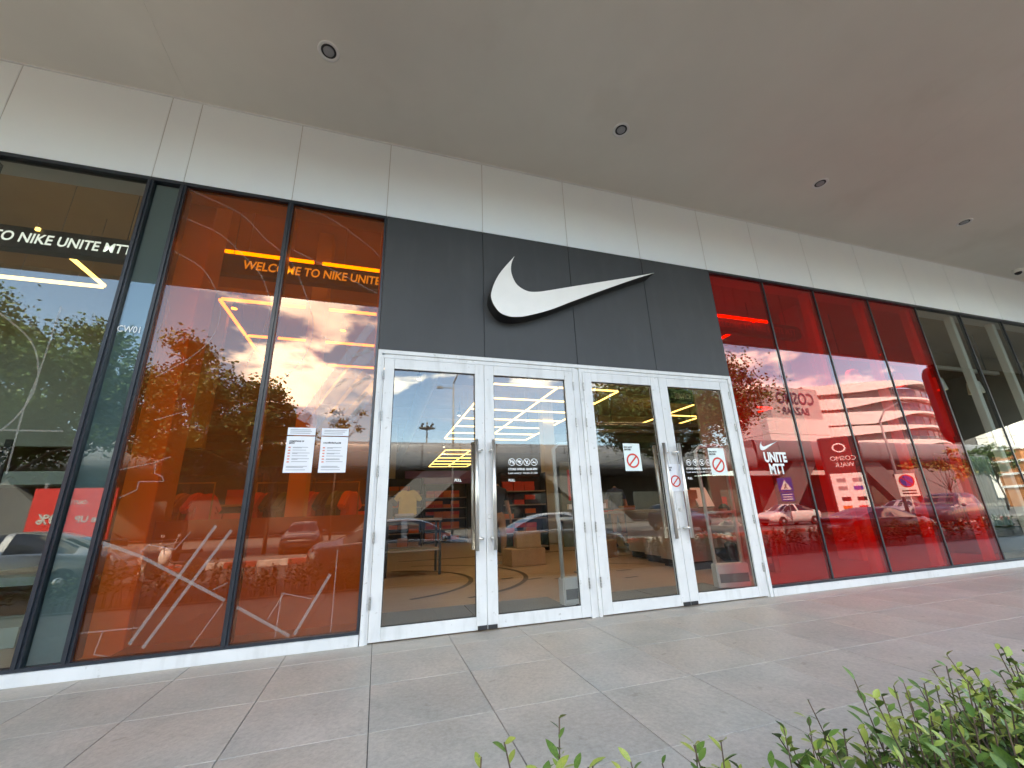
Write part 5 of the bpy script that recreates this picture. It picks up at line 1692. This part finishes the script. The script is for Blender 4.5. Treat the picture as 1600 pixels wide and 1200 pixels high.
ns = thing('parking_sign', 'white no parking sign with blue disc reflected in the third red pane', 'sign', (22.9, -9.2, -0.55), R(42))
obj('post', MB().tube([(0, 0, 0), (0, 0, 2.4)], 0.03, 8), M['signwhite'], ns, local=True)
obj('board', bevel_mesh(MB().box(-0.36, 0.36, 0.032, 0.05, 1.62, 2.62).mesh('board'), 0.004, 1), M['signwhite'], ns, local=True)
obj('disc', MB().lathe([(0.0, 0.0515), (0.27, 0.0515), (0.27, 0.0535), (0.0, 0.0535)], 30, 'y', (0, 0, 2.30)), M['signblue'], ns, local=True)
rg_ = MB()
n = 30
rg_.add([(r1*math.cos(6.2832*t/n), 0.055, 2.30+r1*math.sin(6.2832*t/n)) for r1 in (0.235, 0.285) for t in range(n)], [(t, (t+1) % n, n+(t+1) % n, n+t) for t in range(n)])
rg_.add(*strip([(-0.17, 2.47), (0.17, 2.13)], 0.05, 0.0555))
obj('ring', rg_.mesh('ring'), M['signred'], ns, local=True)
for k in range(2):
    obj('print', MB().box(-0.26, 0.26, 0.0502, 0.0525, 1.72+k*0.12, 1.78+k*0.12), M['ink'], ns, local=True)
ps = thing('crossing_sign', 'blue pedestrian crossing sign reflected at the left of the red panes', 'sign', (27.3, -19.0, -0.4), R(36))
obj('post', MB().tube([(0, 0, 0), (0, 0, 3.0)], 0.035, 8), M['pole'], ps, local=True)
obj('board', MB().box(-0.45, 0.45, 0.037, 0.06, 2.15, 3.1), M['signblue'], ps, local=True)
obj('plate', MB().box(-0.40, 0.40, 0.037, 0.06, 1.50, 2.1), M['signblue'], ps, local=True)
tri = MB()
tri.add([(-0.34, 0.0625, 2.28), (0.34, 0.0625, 2.28), (0, 0.0625, 2.95)], [(0, 1, 2)])
obj('triangle', tri.mesh('triangle'), M['signwhite'], ps, local=True)
wk_ = MB()
wk_.add(*strip([(0.03, 2.70), (0.0, 2.50), (-0.10, 2.33)], 0.06, 0.064)); wk_.add(*strip([(0.0, 2.50), (0.09, 2.33)], 0.05, 0.0643)); wk_.add(*strip([(-0.1, 2.56), (0.02, 2.64), (0.12, 2.55)], 0.035, 0.0646))
obj('walking_figure', wk_.mesh('walking_figure'), M['ink'], ps, local=True)
for k in range(3):
    obj('print', MB().box(-0.3, 0.3, 0.0605, 0.062, 1.6+k*0.16, 1.66+k*0.16), M['signwhite'], ps, local=True)
sb = thing('sale_board', 'red sale board with cream words reflected behind the leftmost pane', 'sign', (-9.6, -14.8, -0.4))
obj('board', MB().box(-11.2, -8.9, -14.82, -14.75, 0.55, 2.3), M['posterred'], sb)
obj('lettering', back_text('Sale UP', 0.22, 0.95, -9.45, -14.745, 1.15, 0.02), M['kerbwhite'], sb)
obj('lettering', back_text('50%', 0.32, 0.8, -10.55, -14.745, 1.12, 0.03), M['kerbwhite'], sb)
obj('lettering', back_text('OUTLET', 0.14, 0.7, -10.05, -14.745, 1.75, 0.01), M['kerbwhite'], sb)
for x in (-11.0, -9.1):
    obj('post', MB().tube([(x, -14.88, -0.45), (x, -14.88, 2.5)], 0.05, 8), M['pole'], sb)

py = thing('sign_pylon', 'tall mall directory pylon reflected in the second red pane', 'sign pylon', (35.0, -20, -0.5), R(36))
obj('body', bevel_mesh(MB().box(-1.3, 1.3, -0.25, 0.25, 0.0, 6.4).mesh('body'), 0.05, 2), M['darkmetal'], py, local=True)
obj('directory_panel', MB().box(-1.15, 1.15, 0.252, 0.27, 0.55, 3.55), M['signwhite'], py, local=True)
for s, z, w, h in (('COSMO', 4.55, 1.7, 0.36), ('WALK', 4.05, 1.3, 0.36)):
    obj('lettering', shift(text_mesh(s, h, w), w/2, 0.256, z, Matrix.Rotation(math.pi, 4, 'Z')), M['signwhite'], py, local=True)
em = MB()
n = 30
em.add([(r1*math.cos(6.2832*t/n)-0.1, 0.256, 5.55+0.8*r1*math.sin(6.2832*t/n)) for r1 in (0.34, 0.46) for t in range(n)], [(t, (t+1) % n, n+(t+1) % n, n+t) for t in range(n)])
obj('emblem', em.mesh('emblem'), M['signwhite'], py, local=True)
for k, (x, z, m) in enumerate(((0.55, 3.0, 'greymetal'), (-0.5, 3.0, 'greymetal'), (0.5, 2.4, 'signblue'), (-0.5, 2.4, 'greymetal'), (0.55, 1.6, 'black'), (-0.45, 1.6, 'black'), (0.5, 0.95, 'posterred'), (-0.5, 0.95, 'boxorange'))):
    obj('directory_block', MB().box(x-0.3, x+0.3, 0.271, 0.275, z-0.12, z+0.18), M[m], py, local=True)

# ---- low arcade across the car park with a rounded metal roof edge and slanted legs
ar = thing('arcade_building', 'long low arcade with rounded grey metal roof edge and slanted legs across the car park', 'building', (15, -42, -0.5))
def roof_run(x0, x1, zb, zt, y, n):
    prof = []
    for k in range(9):
        a = R(-90+180*k/8)
        prof.append((y+0.9*max(0.0, math.cos(a))**0.45, (zb+zt)/2+(zt-zb)/2*math.sin(a)))
    w = (x1-x0)/n
    for i in range(n):
        a, b = x0+i*w+0.04, x0+(i+1)*w-0.04
        v = [(a, py_, pz) for py_, pz in prof]+[(b, py_, pz) for py_, pz in prof]
        m_ = len(prof)
        f = [(k, k+1, m_+k+1, m_+k) for k in range(m_-1)]
        obj('roof_panel', mesh_from('roof_panel', v, f, True), M['bldgrey'], ar)
    obj('roof', MB().box(x0, x1, y-14, y+0.3, zb+0.05, zt-0.05), M['bldgrey2'], ar)
roof_run(-64, 48, 5.6, 8.4, -40.5, 28)
roof_run(48.2, 100, 6.6, 9.5, -40.5, 13)
obj('undercroft_wall', MB().box(-64, 100, -52, -51.6, -0.5, 5.6), M['blddark'], ar)
for k in range(20):
    x = -60+k*8
    obj('shop_window', MB().box(x, x+6.2, -51.58, -51.5, -0.3, 3.4), M['bldwin'], ar)
for x in (-38, 13, 64):
    for s_ in (-1, 1):
        zt = 5.58 if x < 46 else 6.58
        v = [(x+s_*4.0, -40.6, zt), (x+s_*8.6, -40.6, zt), (x+s_*15.5, -40.2, -0.5), (x+s_*11.0, -40.2, -0.5)]
        v2 = [(a, b-1.1, c) for a, b, c in v]
        obj('slanted_leg', MB().add(v+v2, [(0, 1, 2, 3), (7, 6, 5, 4), (0, 4, 5, 1), (1, 5, 6, 2), (2, 6, 7, 3), (3, 7, 4, 0)]), M['leggrey'], ar)

# ---- white mall with wavy bands
ml = thing('mall_building', 'large white mall with wavy storey bands and a sign wall beyond the arcade', 'building', (105, -75, -0.5))
def fy(x):
    t = (x-84)/50
    return -62 + 7*math.sin(math.pi*min(1, max(0, t))) - 6*max(0, t-0.5)
def ribbon(x0, x1, zf0, zf1, out_, name, m, n=60):
    V_, F_ = [], []
    for k in range(n+1):
        x = x0+(x1-x0)*k/n
        y = fy(x)+out_
        z0_, z1_ = zf0(x), zf1(x)
        V_ += [(x, y, z0_), (x, y, z1_), (x, y-2.0-out_, z1_), (x, y-2.0-out_, z0_)]
    for k in range(n):
        a = 4*k
        for q in range(4):
            F_.append((a+q, a+(q+1) % 4, a+4+(q+1) % 4, a+4+q))
    return obj(name, fix(mesh_from(name, V_, F_)), m, ml)
H6 = [8.5+3.1*k for k in range(6)]
ribbon(84.6, 135.5, lambda x: -0.5, lambda x: 24.0+0.03*(x-84), 0.0, 'wall', M['bldgrey2'])
def sst(x, a, b):
    t = min(1, max(0, (x-a)/(b-a)))
    return t*t*(3-2*t)
for k, z in enumerate(H6):
    zt = lambda x, z=z, k=k: z+1.55+(0.9 if k == 5 else 0.0)*sst(x, 84, 110)
    zb = lambda x, z=z, k=k: z+1.55+(0.9 if k == 5 else 0.0)*sst(x, 84, 110) - (0.42+(2.3-0.35*(k % 3))*(1-sst(x, 88+3*((k*2) % 4), 104+4*((k*3) % 4))))
    ribbon(83.5, 136, zb, zt, 1.1, 'white_band', M['bldwhite'])
for k, z in enumerate(H6[:-1]):
    for q in range(11):
        x = 100+q*3.2
        V_ = []
        for xx in (x, x+2.5):
            V_ += [(xx, fy(xx)+0.08, z+1.75), (xx, fy(xx)+0.08, z+3.6)]
        obj('window', mesh_from('window', V_, [(0, 2, 3, 1)]), M['bldwin'], ml)
obj('sign_wall', MB().box(70, 84, -66, -58.5, 17.5, 24.2), M['signwall'], ml)
for k in range(5):
    obj('white_course', MB().box(68, 84.5, -66, -58.2, 1.5+k*3.2, 1.5+k*3.2+3.12), M['bldwhite'], ml)
obj('lettering', back_text('COSMO', 2.6, 10.5, 77.2, -58.4, 20.6, 0.02), M['bldsign'], ml)
obj('lettering', back_text('BAZAAR', 1.5, 7.5, 76.5, -58.4, 18.4, 0.02), M['bldsign'], ml)
obj('plant_room', MB().box(84.5, 102, -72, -66, 19, 25.6), M['bldgrey2'], ml)
obj('roof_plant', MB().box(122, 130, -70, -66, 24, 27.2), M['greymetal'], ml)
# round white wing at right, in curved cladding panels
for lev in range(6):
    for k in range(12):
        a0, a1 = R(20+k*11.6), R(20+(k+1)*11.6-0.5)
        V_ = []
        z0_, z1_ = 0.5+lev*3.6, 0.5+lev*3.6+3.5
        for q in range(4):
            a = a0+(a1-a0)*q/3
            V_ += [(152+15*math.cos(a), -66+15*math.sin(a), z0_), (152+15*math.cos(a), -66+15*math.sin(a), z1_)]
        obj('cladding_panel', mesh_from('cladding_panel', V_, [(2*q, 2*q+2, 2*q+3, 2*q+1) for q in range(3)], True), M['bldwhite'], ml)
obj('wing_core', MB().lathe([(14.8, -0.5), (14.8, 22.0), (0.0, 22.0)], 40, 'z', (152, -66, 0)), M['bldgrey2'], ml)
obj('wing_parapet', fix(MB().lathe([(15.6, 21.9), (16.2, 23.2), (15.2, 23.2), (14.9, 21.9)], 48, 'z', (152, -66, 0)).mesh('wing_parapet', True)), M['bldwhite'], ml)
ml.location.x += 5
oc = thing('orange_building', 'orange clad low building reflected at the far right edge', 'building', (90, -32, -0.5))
obj('wall', MB().box(84, 108, -33, -30, -0.5, 7.4), M['brickorange'], oc)
for k in range(4):
    obj('band', MB().box(83.9, 108.1, -33.1, -29.8, 2.0+k*1.7, 2.3+k*1.7), M['bldwhite'], oc)
for k in range(5):
    obj('window', MB().box(85+k*4.6, 88+k*4.6, -29.99, -29.85, 0.2, 1.9), M['bldwin'], oc)

# dark signboard hanging from the canopy edge beyond the right windows
hb = thing('canopy_signboard', 'large dark signboard hung from the canopy edge, reflected in the clear panes at right', 'signboard', (22.0, -4.0, 2.5))
poly = [(16.5, 5.0)]
for k in range(7):
    a = R(90+15*k)
    poly.append((16.6+0.5*math.cos(a), 4.45+0.5*math.sin(a)))
poly += [(16.1, 2.9), (16.25, 2.6), (16.5, 2.52), (20.6, 3.4), (25, 3.7), (30, 3.8), (30, 5.0)]
obj('board', MB().prism_xz(poly, -4.02, -3.85), M['clad'], hb)
obj('fixing', MB().box(17, 30, -4.0, -3.9, 5.0, 5.028), M['darkmetal'], hb)
